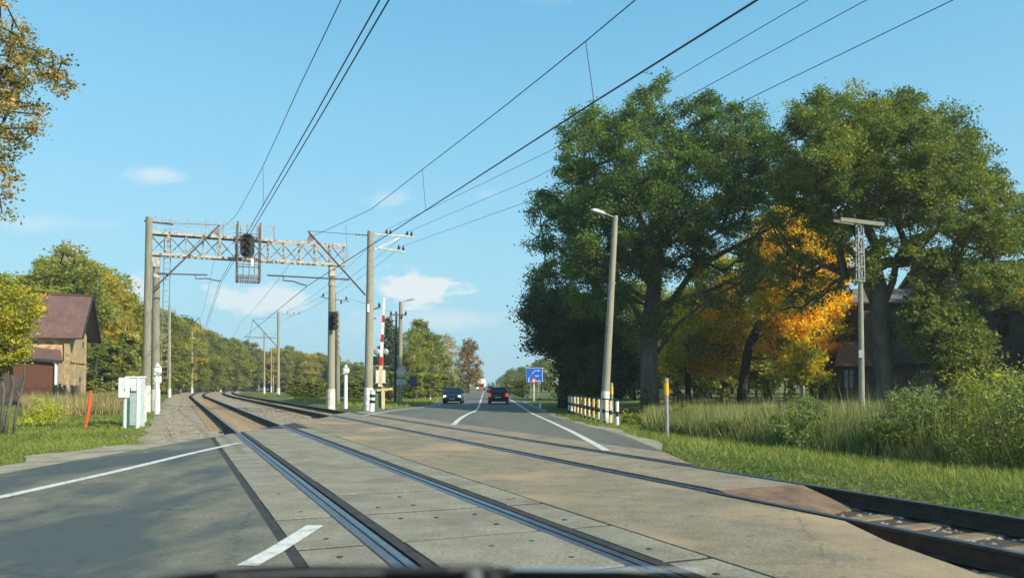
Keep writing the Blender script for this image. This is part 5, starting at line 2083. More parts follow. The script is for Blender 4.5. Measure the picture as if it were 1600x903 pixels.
def skeleton(trunk, targets, r_tip=0.02, r_base=0.5, sag=0.12, seed=1):
    """limbs that grow from the trunk to every clump; returns one mesh builder"""
    rnd = random.Random(seed)
    nodes = [Vector(p) for p in trunk]
    par = [-1] + list(range(len(trunk) - 1))
    ntr = len(trunk)
    top = nodes[-1]
    order = sorted(range(len(targets)), key=lambda i: (Vector(targets[i]) - top).length)
    for i in order:
        t = Vector(targets[i])
        best, bd = None, 1e9
        for j in range(max(1, ntr // 2), len(nodes)):
            q = nodes[j]
            d = (q - t).length + 0.6 * max(0, q.z - t.z) + (0.15 * (q - nodes[par[j]]).length)
            if d < bd:
                best, bd = j, d
        a = nodes[best]
        L = (t - a).length
        n = max(1, int(L / 0.8))
        p = best
        bow = Vector((rnd.uniform(-1, 1), rnd.uniform(-1, 1), rnd.uniform(0.2, 1))) * L * sag
        for k in range(1, n + 1):
            f = k / n
            q = a.lerp(t, f) + bow * math.sin(math.pi * f) + Vector((rnd.uniform(-1, 1), rnd.uniform(-1, 1), rnd.uniform(-1, 1))) * 0.05 * min(L, 2)
            nodes.append(q)
            par.append(p)
            p = len(nodes) - 1
    cnt = [0] * len(nodes)
    kids = [0] * len(nodes)
    for j in range(len(nodes)):
        if par[j] >= 0:
            kids[par[j]] += 1
    for j in range(len(nodes) - 1, 0, -1):
        if kids[j] == 0:
            cnt[j] = max(cnt[j], 1)
        cnt[par[j]] += cnt[j]
    tot = max(1, cnt[0])
    rad = [max(r_tip, r_base * (max(c, 1) / tot) ** 0.50) for c in cnt]
    mb = MB()
    for j in range(1, ntr):
        pass
    mb.tube(nodes[:ntr], [max(rad[j], r_base * (1 - 0.45 * j / ntr)) * (1.25 if j == 0 else 1) for j in range(ntr)], 10)
    for j in range(ntr, len(nodes)):
        ra = min(rad[par[j]], rad[j] * 1.35)
        mb.tube([nodes[par[j]], nodes[j]], [ra, rad[j]], 6 if rad[j] > 0.05 else 4, cap=False)
    return mb


def in_poly(px, py, poly):
    c = False
    n = len(poly)
    j = n - 1
    for i in range(n):
        xi, yi = poly[i]
        xj, yj = poly[j]
        if (yi > py) != (yj > py) and px < (xj - xi) * (py - yi) / (yj - yi) + xi:
            c = not c
        j = i
    return c


def edge_d(px, py, poly):
    m = 1e9
    for i in range(len(poly)):
        x1, y1 = poly[i]
        x2, y2 = poly[(i + 1) % len(poly)]
        dx, dy = x2 - x1, y2 - y1
        t = max(0, min(1, ((px - x1) * dx + (py - y1) * dy) / (dx * dx + dy * dy + 1e-9)))
        m = min(m, math.hypot(px - x1 - t * dx, py - y1 - t * dy))
    return m


def crown_points(poly, Y, depth, n, rpx, minsep=None, seed=1, shell=0.5):
    """clump centres in a rounded volume whose width and height are those of the crown"""
    rnd = random.Random(seed)
    x0, x1 = min(p[0] for p in poly), max(p[0] for p in poly)
    y0, y1 = min(p[1] for p in poly), max(p[1] for p in poly)
    dm = 0
    for _ in range(300):
        a, b = rnd.uniform(x0, x1), rnd.uniform(y0, y1)
        if in_poly(a, b, poly):
            dm = max(dm, edge_d(a, b, poly))
    out = []
    tries = 0
    while len(out) < n and tries < n * 60:
        tries += 1
        a, b = rnd.uniform(x0, x1), rnd.uniform(y0, y1)
        if not in_poly(a, b, poly):
            continue
        e = edge_d(a, b, poly)
        if e < rpx * 0.75:
            continue
        T = depth / 2 * math.sqrt(min(1.0, (e - rpx * 0.5) / (dm * 0.75)))
        v = rnd.uniform(-1, 1)
        v = math.copysign(abs(v) ** shell, v)
        p = at(a, b, Y + v * T)
        if minsep and any((p - q).length < minsep for q in out):
            continue
        out.append(p)
    return out


def big_tree(name, label, poly, Y, depth, trunk, n, rc, per, lsize, lmat, bark, r_base, hue0=0.4, hue_sd=0.16, seed=1, group=None, minsep=None, twigs=7, tight=0.28, shell=0.5, extra=()):
    rpx = rc * F / Y
    pts = crown_points(poly, Y, depth, n, rpx, minsep, seed, shell)
    nmain = len(pts)
    for (ep, en, eY, ed, es) in extra:
        pts = pts + crown_points(ep, eY, ed, en, rpx * 0.35, minsep and minsep * 0.7, seed + es, 1.0)
    t = thing(name, label, 'tree', tuple(trunk[0]), group)
    skeleton(trunk, pts, 0.018, r_base, seed=seed).build('trunk', bark, t, smooth=True)
    C = np.array([tuple(p) for p in pts])
    rr = rc * RNG.uniform(0.7, 1.25, len(C))
    rr[nmain:] *= 0.7
    P, S, Hh = clump_leaves(C[:nmain], rr[:nmain], per, lsize, hue0, hue_sd, twigs, tight=tight)
    if len(C) > nmain:
        P2, S2, H2 = clump_leaves(C[nmain:], rr[nmain:], per // 3, lsize, hue0 + 0.08, hue_sd, twigs, tight=tight)
        P, S, Hh = np.concatenate([P, P2]), np.concatenate([S, S2]), np.concatenate([Hh, H2])
    leaf_object('crown', P, S, Hh, lmat, t)
    return t


def tr(pts, Y):
    return [at(px, py, Y + (dy if len(r_) else 0)) for (px, py, *r_), dy in ((q, q[2] if len(q) > 2 else 0) for q in pts)]


# the two big oaks
oak1 = [(832, 300), (855, 235), (862, 188), (905, 160), (950, 150), (985, 138), (1000, 118), (1022, 110), (1045, 128), (1060, 158), (1090, 134), (1130, 132),
        (1165, 160), (1205, 185), (1232, 240), (1228, 300), (1195, 345), (1165, 370), (1140, 415), (1100, 430), (1070, 470), (1040, 470), (1010, 455), (985, 500),
        (960, 520), (900, 500), (850, 470), (822, 440), (832, 410), (818, 355)]
b1 = gb(1016, 52)
big_tree('oak_tree', 'huge dark green oak with forked trunk behind the leaning street lamp', oak1, 52, 15, [b1, at(1014, 590, 52), at(1014, 540, 52), at(1016, 500, 52), at(1022, 450, 52.3), at(1026, 390, 52.6)],
         320, 1.15, 620, 0.092, M['leaf_oak'], M['bark'], 0.56, 0.36, 0.17, seed=3, group='the two big oaks', minsep=0.98, twigs=8, tight=0.22,
         extra=[([(1040, 470), (1110, 430), (1165, 370), (1240, 300), (1262, 340), (1240, 400), (1180, 470), (1100, 500)], 34, 52, 9, 50), ([(960, 500), (1010, 455), (1060, 470), (1050, 540), (960, 560)], 25, 53, 6, 51), (oak1, 60, 52, 16, 52)])
oak2 = [(1196, 215), (1225, 170), (1262, 136), (1300, 128), (1345, 136), (1400, 132), (1450, 145), (1500, 165), (1535, 200), (1558, 235), (1562, 268),
        (1592, 300), (1625, 350), (1610, 400), (1560, 415), (1500, 405), (1470, 385), (1425, 375), (1395, 360), (1360, 375), (1335, 395), (1300, 405), (1262, 375), (1240, 335), (1205, 330), (1190, 270)]
b2 = gb(1386, 44)
big_tree('oak_tree', 'broad olive green oak with thick limbs behind the T shaped pole', oak2, 44, 13, [b2, at(1384, 600, 44), at(1380, 545, 44), at(1376, 495, 44), at(1372, 450, 44), at(1362, 420, 44)],
         280, 1.0, 600, 0.085, M['leaf_oak2'], M['bark'], 0.50, 0.36, 0.16, seed=8, group='the two big oaks', minsep=0.88, twigs=8, tight=0.22,
         extra=[([(1185, 300), (1240, 335), (1300, 405), (1340, 400), (1330, 450), (1290, 480), (1215, 500), (1180, 440)], 50, 46, 7, 50), ([(1395, 360), (1470, 385), (1560, 415), (1610, 400), (1630, 470), (1560, 480), (1480, 430), (1410, 420)], 105, 43, 7, 51), (oak2, 60, 44, 14, 52), ([(1335, 390), (1360, 375), (1395, 365), (1380, 430), (1345, 450)], 16, 42, 3, 53)])
# limbs of the second oak that fork low
for k, (pts, r0) in enumerate((([(1374, 490), (1395, 440), (1402, 400), (1430, 370), (1470, 360), (1510, 385), (1560, 400)], 0.23), ([(1376, 500), (1350, 440), (1352, 400), (1330, 350), (1270, 330), (1225, 320)], 0.20))):
    o = bpy.data.objects.get('oak_tree.001')
    q = [at(a, b, 44 - 1.2 * j / 5 * (1 if k == 0 else -1)) for j, (a, b) in enumerate(pts)]
    MB().tube(q, [r0 * (1 - 0.12 * j) for j in range(len(q))], 8).build('limb', M['bark'], o, smooth=True)
o = bpy.data.objects.get('oak_tree')
for k, (pts, r0) in enumerate((([(1018, 520), (1050, 470), (1085, 420), (1130, 395), (1180, 370), (1215, 350)], 0.25), ([(1012, 520), (985, 470), (960, 430), (930, 410)], 0.22), ([(1020, 560), (1060, 505), (1105, 470), (1160, 440)], 0.12))):
    q = [at(a, b, 52 - 1.0 * j / 5) for j, (a, b) in enumerate(pts)]
    MB().tube(q, [r0 * (1 - 0.13 * j) for j in range(len(q))], 8).build('limb', M['bark'], o, smooth=True)

# dark broadleaf mass under and left of the first oak
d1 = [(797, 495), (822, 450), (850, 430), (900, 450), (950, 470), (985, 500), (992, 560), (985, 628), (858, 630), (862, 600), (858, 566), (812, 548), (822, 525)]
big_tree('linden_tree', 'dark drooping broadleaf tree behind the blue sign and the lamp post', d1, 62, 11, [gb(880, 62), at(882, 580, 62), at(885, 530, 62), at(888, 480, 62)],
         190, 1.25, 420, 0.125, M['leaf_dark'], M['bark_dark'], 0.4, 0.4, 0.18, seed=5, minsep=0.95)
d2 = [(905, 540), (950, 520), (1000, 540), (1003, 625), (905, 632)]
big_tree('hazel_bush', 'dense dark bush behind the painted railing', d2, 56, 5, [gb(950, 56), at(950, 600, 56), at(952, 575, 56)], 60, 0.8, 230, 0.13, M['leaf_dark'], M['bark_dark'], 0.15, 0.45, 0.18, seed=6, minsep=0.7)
# maples in autumn colours
m1_ = [(1020, 590), (1030, 530), (1050, 460), (1090, 400), (1150, 385), (1180, 440), (1190, 520), (1170, 590), (1110, 600)]
big_tree('maple_tree', 'yellow green maple between the two oaks, left of the orange one', m1_, 66, 9, [gb(1075, 66), at(1074, 570, 66), at(1078, 500, 66), at(1090, 440, 66)], 120, 1.15, 330, 0.13, M['leaf_maple2'], M['bark_dark'], 0.22, 0.45, 0.3, seed=9, group='autumn maples', minsep=1.1)
m2_ = [(1160, 470), (1150, 400), (1170, 330), (1230, 300), (1300, 320), (1335, 390), (1340, 470), (1330, 540), (1290, 570), (1230, 585), (1185, 560)]
big_tree('maple_tree', 'bright orange maple glowing between the two oaks', m2_, 60, 9, [gb(1158, 60), at(1162, 590, 60), at(1170, 540, 60), at(1200, 480, 60), at(1230, 420, 60)], 185, 1.05, 340, 0.125, M['leaf_maple'], M['bark_dark'], 0.33, 0.45, 0.26, seed=10, group='autumn maples', minsep=1.0)
m3_ = [(1215, 600), (1205, 560), (1240, 530), (1290, 540), (1300, 590), (1290, 615)]
big_tree('maple_tree', 'low yellow green young maple in front of the annex house', m3_, 55, 4, [gb(1268, 55), at(1268, 590, 55), at(1268, 560, 55)], 30, 0.85, 200, 0.13, M['leaf_maple2'], M['bark_dark'], 0.1, 0.35, 0.2, seed=12, group='autumn maples', minsep=0.7)
# leafy small tree in front of the house, and foliage at the right edge
s1 = [(1400, 490), (1422, 455), (1462, 440), (1515, 468), (1552, 515), (1555, 560), (1515, 595), (1480, 610), (1445, 575), (1410, 540)]
big_tree('elm_tree', 'small leafy tree in front of the old house right of the oak trunk', s1, 42, 4.5, [gb(1478, 42), at(1478, 600, 42), at(1476, 550, 42), at(1480, 500, 42)], 120, 0.62, 280, 0.105, M['leaf_alder'], M['bark_dark'], 0.13, 0.30, 0.2, seed=14, minsep=0.45, extra=[([(1385, 500), (1420, 440), (1470, 420), (1540, 450), (1578, 520), (1560, 590), (1500, 620), (1430, 600)], 45, 42, 5, 60)])
s2_ = [(1525, 470), (1550, 425), (1600, 400), (1680, 400), (1700, 520), (1620, 540), (1590, 470)]
big_tree('elm_tree', 'dark tree at the right edge beside the old house roof', s2_, 46, 7, [gb(1660, 46), at(1655, 580, 46), at(1650, 500, 46)], 70, 1.0, 240, 0.13, M['leaf_oak'], M['bark_dark'], 0.25, 0.25, 0.15, seed=15, minsep=0.7)

# overhanging autumn tree top left, and the yellow tree below it
a1 = [(-130, -140), (-60, -150), (40, -60), (27, 0), (55, 20), (66, 34), (50, 60), (95, 78), (120, 84), (112, 110), (133, 136), (100, 156), (82, 168), (72, 210), (45, 240),
      (32, 285), (22, 325), (36, 345), (0, 352), (-80, 350), (-130, 300)]
big_tree('linden_tree', 'autumn tree reaching into the picture at the top left corner', a1, 20, 5, [gb(-330, 20), at(-320, 400, 20), at(-290, 200, 20), at(-200, 60, 20), at(-120, 20, 20)],
         300, 0.30, 85, 0.050, M['leaf_autumn'], M['bark_dark'], 0.16, 0.45, 0.22, seed=21, minsep=0.22, twigs=6, tight=0.32)
a2 = [(-110, 440), (-60, 405), (0, 420), (30, 432), (60, 442), (78, 468), (70, 500), (52, 520), (60, 545), (40, 575), (12, 585), (-20, 600), (-90, 590)]
big_tree('pear_tree', 'small yellow leaved tree in the grass before the brick house', a2, 21, 2.4, [gb(8, 21), at(14, 640, 21), at(20, 600, 21), at(14, 550, 21), at(0, 500, 21)],
         210, 0.26, 120, 0.042, M['leaf_yellow'], M['bark'], 0.05, 0.36, 0.20, seed=22, minsep=0.18, twigs=6, tight=0.32)
o = bpy.data.objects.get('pear_tree')
MB().tube([gb(2, 21), at(6, 610, 21), at(-4, 560, 21), at(-30, 500, 21)], [0.045, 0.038, 0.03, 0.02], 8).build('trunk', M['bark'], o, smooth=True)
MB().tube([gb(22, 21.2), at(26, 640, 21.2), at(38, 590, 21.2), at(40, 530, 21)], [0.038, 0.032, 0.024, 0.015], 8).build('trunk', M['bark'], o, smooth=True)


# ------------------------------------------------------------------ forest: prototypes, then copies
def proto_tree(name, kind, h, lmat, bark, seed, n_cl, per, lsize):
    t = thing(name, 'x', 'tree', (0, -400, 0), None, local=True)
    rnd = random.Random(seed)
    pts = []
    if kind == 'spruce':
        for i in range(n_cl):
            f = (i + 0.5) / n_cl
            z = h * (0.06 + 0.94 * f ** 0.9)
            rr = (1 - f) * h * 0.20 + 0.15
            a = i * 2.4
            r_ = rr * rnd.uniform(0.5, 1.0)
            pts.append(Vector((math.cos(a) * r_, math.sin(a) * r_, z - r_ * 0.25)))
        rc = 0.62
    elif kind == 'slim':
        for i in range(n_cl):
            f = rnd.random() ** 0.85
            z = h * (0.22 + 0.76 * f)
            rr = h * 0.13 * math.sin(math.pi * (0.22 + 0.74 * f)) ** 0.8 + 0.1
            a = rnd.uniform(0, 6.28)
            r_ = rr * math.sqrt(rnd.random())
            pts.append(Vector((math.cos(a) * r_, math.sin(a) * r_, z)))
        rc = 0.75
    else:
        for i in range(n_cl):
            f = rnd.random()
            z = h * (0.10 + 0.87 * f)
            rr = h * 0.24 * math.sin(math.pi * (0.20 + 0.72 * f)) ** 0.7
            a = rnd.uniform(0, 6.28)
            r_ = rr * math.sqrt(rnd.random())
            pts.append(Vector((math.cos(a) * r_, math.sin(a) * r_, z)))
        rc = 0.95
    trunk = [Vector((0, 0, -0.4)), Vector((0.05, 0, h * 0.2)), Vector((0.0, 0.06, h * 0.45)), Vector((0.04, 0, h * 0.7)), Vector((0, 0, h * 0.95))]
    skeleton(trunk, pts, 0.012, 0.13, 0.05, seed).build('trunk', bark, t, smooth=True)
    C = np.array([tuple(p) for p in pts])
    P, S, Hh = clump_leaves(C, rc * RNG.uniform(0.6, 1.25, len(C)) * (h / 12.0), per, lsize, 0.5, 0.17, 6, tight=0.30)
    leaf_object('crown', P, S, Hh, lmat, t)
    return t


PR = {
    'birch': proto_tree('birch_tree', 'slim', 12, M['leaf_birch'], M['bark_birch'], 31, 80, 120, 0.145),
    'birch2': proto_tree('birch_tree', 'slim', 12, M['leaf_birch'], M['bark_birch'], 32, 72, 120, 0.15),
    'ybirch': proto_tree('birch_tree', 'slim', 12, M['leaf_birch_y'], M['bark_birch'], 33, 80, 120, 0.145),
    'alder': proto_tree('alder_tree', 'round', 12, M['leaf_alder'], M['bark_dark'], 34, 95, 115, 0.165),
    'alder2': proto_tree('alder_tree', 'round', 12, M['leaf_birch'], M['bark_dark'], 35, 95, 115, 0.165),
    'spruce': proto_tree('spruce_tree', 'spruce', 12, M['leaf_spruce'], M['bark_dark'], 36, 90, 60, 0.17),
    'pale': proto_tree('birch_tree', 'slim', 12, M['leaf_pale'], M['bark_birch'], 37, 55, 45, 0.14),
    'brown': proto_tree('linden_tree', 'round', 12, M['leaf_brown'], M['bark_dark'], 38, 120, 85, 0.19),
    'bush': proto_tree('willow_bush', 'round', 4, M['leaf_alder'], M['bark_dark'], 39, 40, 70, 0.13),
    'bushy': proto_tree('willow_bush', 'round', 4, M['leaf_birch'], M['bark_dark'], 40, 40, 70, 0.13),
}
WORDS = {'birch': 'green birch', 'birch2': 'green birch', 'ybirch': 'yellowing birch', 'alder': 'dark green alder', 'alder2': 'yellow green alder', 'spruce': 'dark pointed spruce',
         'pale': 'pale nearly bare birch', 'brown': 'rust brown round crowned tree', 'bush': 'dark green willow bush', 'bushy': 'light green willow bush'}
USED = set()


def plant(kind, px, top, Y, where, group, wide=1.0, label=None):
    p = at(px, 601, Y)
    z = ground_z(p.x, p.y)
    hh = 4.0 if kind.startswith('bush') else 12.0
    h = at(px, top, Y).z - z
    k = h / hh
    lab = label or (WORDS[kind] + ' ' + where)
    rz = random.uniform(0, 6.28)
    sc = (k * wide, k * wide, k)
    if kind not in USED:
        USED.add(kind)
        o = PR[kind]
        o.location = (p.x, p.y, z)
        o.rotation_euler = (0, 0, rz)
        o.scale = sc
        o['label'] = lab
        o['group'] = group
        return o
    return copy_thing(PR[kind], (p.x, p.y, z), rz, sc, lab, group)


def interp(x, tab):
    for (a, va), (b, vb) in zip(tab[:-1], tab[1:]):
        if a <= x <= b:
            return va + (vb - va) * (x - a) / (b - a)
    return tab[0][1] if x < tab[0][0] else tab[-1][1]


skyl = [(-60, 430), (40, 430), (60, 402), (100, 380), (150, 402), (200, 440), (218, 475), (260, 485), (290, 492), (330, 520), (380, 532), (420, 545), (460, 540), (500, 548), (560, 566), (620, 575)]
dist = [(-60, 84), (150, 84), (215, 100), (260, 125), (330, 175), (400, 205), (480, 215), (560, 215), (620, 220)]
random.seed(77)
px = -70.0
while px < 215:                     # high trees right behind the brick house
    kind = random.choice(['birch', 'alder2', 'birch2', 'ybirch'] if px < 150 else ['ybirch', 'birch', 'alder2', 'ybirch'])
    plant(kind, px, interp(px, skyl) + random.uniform(0, 26), interp(px, dist) + random.uniform(-5, 6), 'in the wood behind the brick house', 'trees of the wood behind the brick house', random.uniform(0.8, 1.1))
    px += random.uniform(9, 14)
px = -60.0
while px < 240:
    plant(random.choice(['alder2', 'birch', 'birch2']), px, interp(px, skyl) + random.uniform(5, 40), interp(px, dist) + random.uniform(9, 16), 'in the wood behind the brick house', 'trees of the wood behind the brick house', 1.3)
    px += random.uniform(17, 25)
plant('pale', 105, 376, 86, '', 'trees of the wood behind the brick house', 1.1, 'tall pale topped birch rising above the wood behind the brick house roof')
px = 225.0
while px < 450:
    kind = random.choice(['birch', 'alder2', 'birch', 'birch2', 'alder', 'spruce', 'ybirch', 'alder2'])
    plant(kind, px, interp(px, skyl) + random.uniform(-3, 14), interp(px, dist) + random.uniform(-6, 8), 'at the forest edge along the railway bend', 'trees of the forest along the railway bend', random.uniform(1.0, 1.35))
    px += random.uniform(6, 10) * (150 / interp(px, dist)) ** 0.6
px = 235.0
while px < 460:
    plant(random.choice(['alder', 'alder2', 'birch']), px, interp(px, skyl) + random.uniform(4, 16), interp(px, dist) + 18, 'at the forest edge along the railway bend', 'trees of the forest along the railway bend', 1.5)
    px += random.uniform(10, 16)
px = 440.0
while px < 625:
    kind = random.choice(['birch', 'birch2', 'ybirch', 'birch', 'alder2'])
    plant(kind, px, interp(px, skyl) + random.uniform(-3, 10), interp(px, dist) + random.uniform(-8, 8), 'in the far birch stand behind the gantry post', 'birches of the far stand', random.uniform(1.0, 1.3))
    px += random.uniform(5, 8)
px = 430.0
while px < 625:
    plant(random.choice(['alder', 'alder2', 'birch']), px, interp(px, skyl) + random.uniform(2, 12), interp(px, dist) + 22, 'in the far birch stand behind the gantry post', 'birches of the far stand', 1.6)
    px += random.uniform(8, 13)
# bushes at the foot of the wood
px = 60.0
while px < 560:
    Y = interp(px, dist) - (8 if px < 215 else 14)
    if not (300 < px < 430):
        plant(random.choice(['bush', 'bushy']), px, 601 - random.uniform(1.6, 3.2) / Y * F, Y, 'at the foot of the wood left of the road', 'bushes at the foot of the wood', random.uniform(1.1, 1.7))
    px += random.uniform(14, 26)
plant('bushy', 205, 520, 78, '', 'bushes at the foot of the wood', 1.0, 'tall yellow green bush beside the left gantry poles')
plant('bush', 150, 540, 74, '', 'bushes at the foot of the wood', 1.2, 'dark green bush right of the brick house')
plant('bush', 175, 535, 76, '', 'bushes at the foot of the wood', 1.2, 'second dark green bush right of the brick house')

# trees left of the road behind the barrier
grp = 'trees left of the road ahead'
for k_, px_, tp_, Y_, w_, lab in (
        ('spruce', 607, 498, 100, 1.0, 'dark pointed spruce behind the raised barrier arm'), ('spruce', 617, 512, 108, 1.0, 'dark spruce just right of the raised barrier arm'),
        ('birch', 597, 540, 110, 1.2, 'green birch behind the crossing light'), ('alder2', 640, 512, 118, 1.0, 'round yellow green tree behind the round sign back'), ('birch', 655, 499, 122, 1.2, 'tall green birch left of the road, highest of its row'),
        ('spruce', 663, 505, 126, 0.8, 'slim spruce tip in the tree row left of the road'), ('alder', 671, 522, 124, 0.85, 'dark green alder above the small blue sign'), ('birch2', 684, 524, 130, 1.2, 'green birch left of the pale birches'),
        ('pale', 697, 519, 138, 1.2, 'pale nearly bare birch behind the blue car'), ('pale', 706, 530, 145, 1.2, 'lower pale birch right of the other behind the blue car'), ('alder2', 700, 556, 140, 1.2, 'low green tree before the pale birches'),
        ('alder', 628, 545, 116, 1.2, 'dark alder behind the lamp post left of the road'), ('brown', 732, 530, 165, 0.95, None), ('alder2', 748, 575, 260, 1.0, 'small tree right of the brown tree far ahead'),
        ('pale', 716, 560, 165, 1.2, 'small pale tree left of the brown tree')):
    plant(k_, px_, tp_, Y_, 'standing left of the road ahead', grp, w_, lab)
for k_, (px_, Y_) in enumerate(((610, 86), (640, 92), (655, 96), (668, 100), (680, 108), (695, 118), (708, 130), (718, 150), (728, 170))):
    plant('bush' if k_ % 2 else 'bushy', px_, 601 - 1.4 / Y_ * F, Y_, 'under the tree row left of the road', 'bushes under the tree row left of the road', 1.4)
# trees far ahead right of the road
for k_, (px_, tp_, Y_) in enumerate(((783, 588, 330), (788, 584, 310), (793, 580, 290), (798, 577, 280), (804, 575, 270), (811, 574, 255), (818, 573, 240), (826, 570, 225), (835, 566, 205), (846, 560, 190), (858, 560, 175), (776, 593, 380), (770, 597, 430), (764, 598, 470))):
    plant(['alder', 'alder2', 'birch'][k_ % 3], px_, tp_, Y_, 'in the hazy row far ahead right of the road', 'far tree row right of the road', 1.35)
for k_, (px_, Y_) in enumerate(((797, 150), (804, 135), (811, 120), (817, 112))):
    plant('bush', px_, 601 - (0.9 if px_ < 840 else 2.0) / Y_ * F, Y_, 'in the low hedge right of the road ahead', 'low hedge right of the road ahead', 1.8)
# background behind maples and house
random.seed(15)
for k_ in range(16):
    px_ = 985 + k_ * 24 + random.uniform(-6, 6)
    plant(['alder', 'alder2', 'ybirch', 'birch'][k_ % 4], px_, random.uniform(440, 500), random.uniform(78, 92), 'behind the maples between the two oaks', 'garden trees behind the maples', 1.35)
for k_ in range(14):
    px_ = 455 + k_ * 9 + random.uniform(-3, 3)
    Y_ = random.uniform(75, 120)
    plant('bush' if k_ % 3 else 'bushy', px_, 601 + (0.5 - random.uniform(0.6, 1.2)) / Y_ * F, Y_, 'in the rough meadow behind the right gantry post', 'bushes of the rough meadow', 2.0)
px = 990.0
random.seed(5)
while px < 1720:
    Y_ = random.uniform(105, 135)
    plant(random.choice(['alder', 'alder2', 'birch', 'ybirch']), px, random.uniform(478, 520), Y_, 'in the background between the oaks and the old house', 'background trees behind the old house', 1.3)
    px += random.uniform(26, 40)
for k_, (px_, Y_, tp_) in enumerate(((1060, 58, 592), (1095, 70, 585), (1130, 60, 594), (1200, 70, 590), (1235, 58, 595), (1280, 62, 585), (1010, 50, 605), (1300, 52, 600))):
    plant('bushy' if k_ % 2 else 'bush', px_, tp_, Y_, 'under the maples between the oaks', 'bushes under the maples', 1.0)


# ------------------------------------------------------------------ near shrubs, weeds, grass
def shrub(name, label, c, w, h, n, per, ls, lmat, group=None, stems=True, hue=0.5):
    t = thing(name, label, 'shrub', tuple(c), group)
    pts = []
    for i in range(n):
        a = RNG.uniform(0, 6.28)
        r_ = w / 2 * math.sqrt(RNG.random())
        z = h * (0.12 + 0.85 * RNG.random() * (1 - 0.35 * (2 * r_ / w) ** 2))
        pts.append(Vector((c[0] + math.cos(a) * r_, c[1] + math.sin(a) * r_, c[2] + z)))
    mb = MB()
    for p in pts[: max(6, n // 2)]:
        b = Vector((c[0] + (p.x - c[0]) * 0.35, c[1] + (p.y - c[1]) * 0.35, c[2] - 0.05))
        mb.tube([b, b.lerp(p, 0.5) + Vector((0, 0, 0.06 * h)), p + Vector((0, 0, 0.08))], [0.012, 0.009, 0.004], 4)
    mb.build('stems', M['bark_dark'], t)
    C = np.array([tuple(p) for p in pts])
    P, S, Hh = clump_leaves(C, np.full(n, min(w, h) * 0.17) * RNG.uniform(0.7, 1.3, n), per, ls, hue, 0.2, 5, flat=1.3, tight=0.34)
    leaf_object('foliage', P, S, Hh, lmat, t, flat=0.1, aspect=0.30)
    return t


random.seed(9)
g_h = 'shrubs of the overgrown hedge at the right'
hedge = []
for row in range(4):
    x = 5.9 + row * 0.5
    while x < 17:
        Yf = 21.5 - 2.9 * (x - 5.9)
        if x > 8.9:
            Yf = 12.8 - 0.5 * (x - 8.9)
        Yf = max(Yf, 10.5) + row * (2.3 if x < 9 else 1.7)
        q = 800 + x / Yf * F
        hgt = interp(q, [(1100, 0.6), (1180, 0.72), (1300, 0.85), (1400, 1.0), (1500, 1.25), (1620, 1.5)]) * (1 + 0.06 * row)
        hedge.append((x + random.uniform(-.3, .3), Yf + random.uniform(-.6, .6), hgt * random.uniform(0.75, 1.25), row))
        x += random.uniform(0.75, 1.1)
names = ['grey green willow shrub', 'olive leafy shrub', 'light green shoot shrub']
for i, (x, y, h, row) in enumerate(hedge):
    z = ground_z(x, y)
    if x / y * F + 800 > 1780:
        continue
    m_ = [M['leaf_shrub'], M['leaf_alder'], M['leaf_shrub'], M['leaf_shrub'], M['leaf_birch']][(i * 3) % 5]
    shrub('willow_shrub', f"{names[i % 3]} in the {['front', 'second', 'third', 'back'][row]} row of the overgrown hedge right of the tracks", (x, y, z - 0.05), random.uniform(1.1, 1.9) * (0.8 if x < 8 else 1.15), h * 1.15, 34, 95, 0.030 + 0.0012 * y, m_, g_h, hue=0.45)
shrub('lime_shrub', 'bright lime green shrub beside the yellow tree before the brick house', tuple(gr(58, 668, -0.1) + Vector((0, 0.3, 0))), 1.25, 0.95, 30, 90, 0.045, M['leaf_lime'], hue=0.5)
shrub('dark_weed_shrub', 'low olive shrub behind the lone yellow collared stake', (at(1070, 601, 27).x, 27, ground_z(6, 27)), 2.2, 0.95, 34, 80, 0.06, M['leaf_birch'], hue=0.3)
shrub('dark_weed_shrub', 'low olive shrub right of the painted railing', (at(1000, 601, 33).x, 33, ground_z(5, 33)), 1.8, 0.7, 26, 70, 0.06, M['leaf_alder'], hue=0.5)


def blades(name, zone, n, hgt, wid, m, hue, hue_sd, lean=0.35, desc=None, grow=0.0):
    X, Yv, Z, Sc = [], [], [], []
    got = 0
    while got < n:
        x, y, s = zone()
        if x is None:
            continue
        X.append(x)
        Yv.append(y)
        Z.append(ground_z(x, y))
        Sc.append(s)
        got += 1
    X, Yv, Z, Sc = map(np.array, (X, Yv, Z, Sc))
    a = RNG.uniform(0, 6.28, n)
    ln = RNG.normal(size=(n, 2)) * lean
    h = hgt * Sc * RNG.uniform(0.5, 1.3, n)
    w = wid * (Sc ** 0.5) * (1 + grow * np.maximum(Yv - 10, 0))
    V = np.empty((n, 3, 3), dtype=np.float32)
    dx, dy = np.cos(a) * w, np.sin(a) * w
    V[:, 0] = np.stack([X - dx, Yv - dy, Z - 0.02], 1)
    V[:, 1] = np.stack([X + dx, Yv + dy, Z - 0.02], 1)
    V[:, 2] = np.stack([X + ln[:, 0] * h, Yv + ln[:, 1] * h, Z + h], 1)
    patch = np.sin(X * 0.9 + 1) * np.sin(Yv * 0.6) * 0.15
    Hh = hue + patch + RNG.normal(size=n) * hue_sd
    o = quad_object(name, V, Hh, m)
    tag(o, desc, 'grass', kind='stuff')


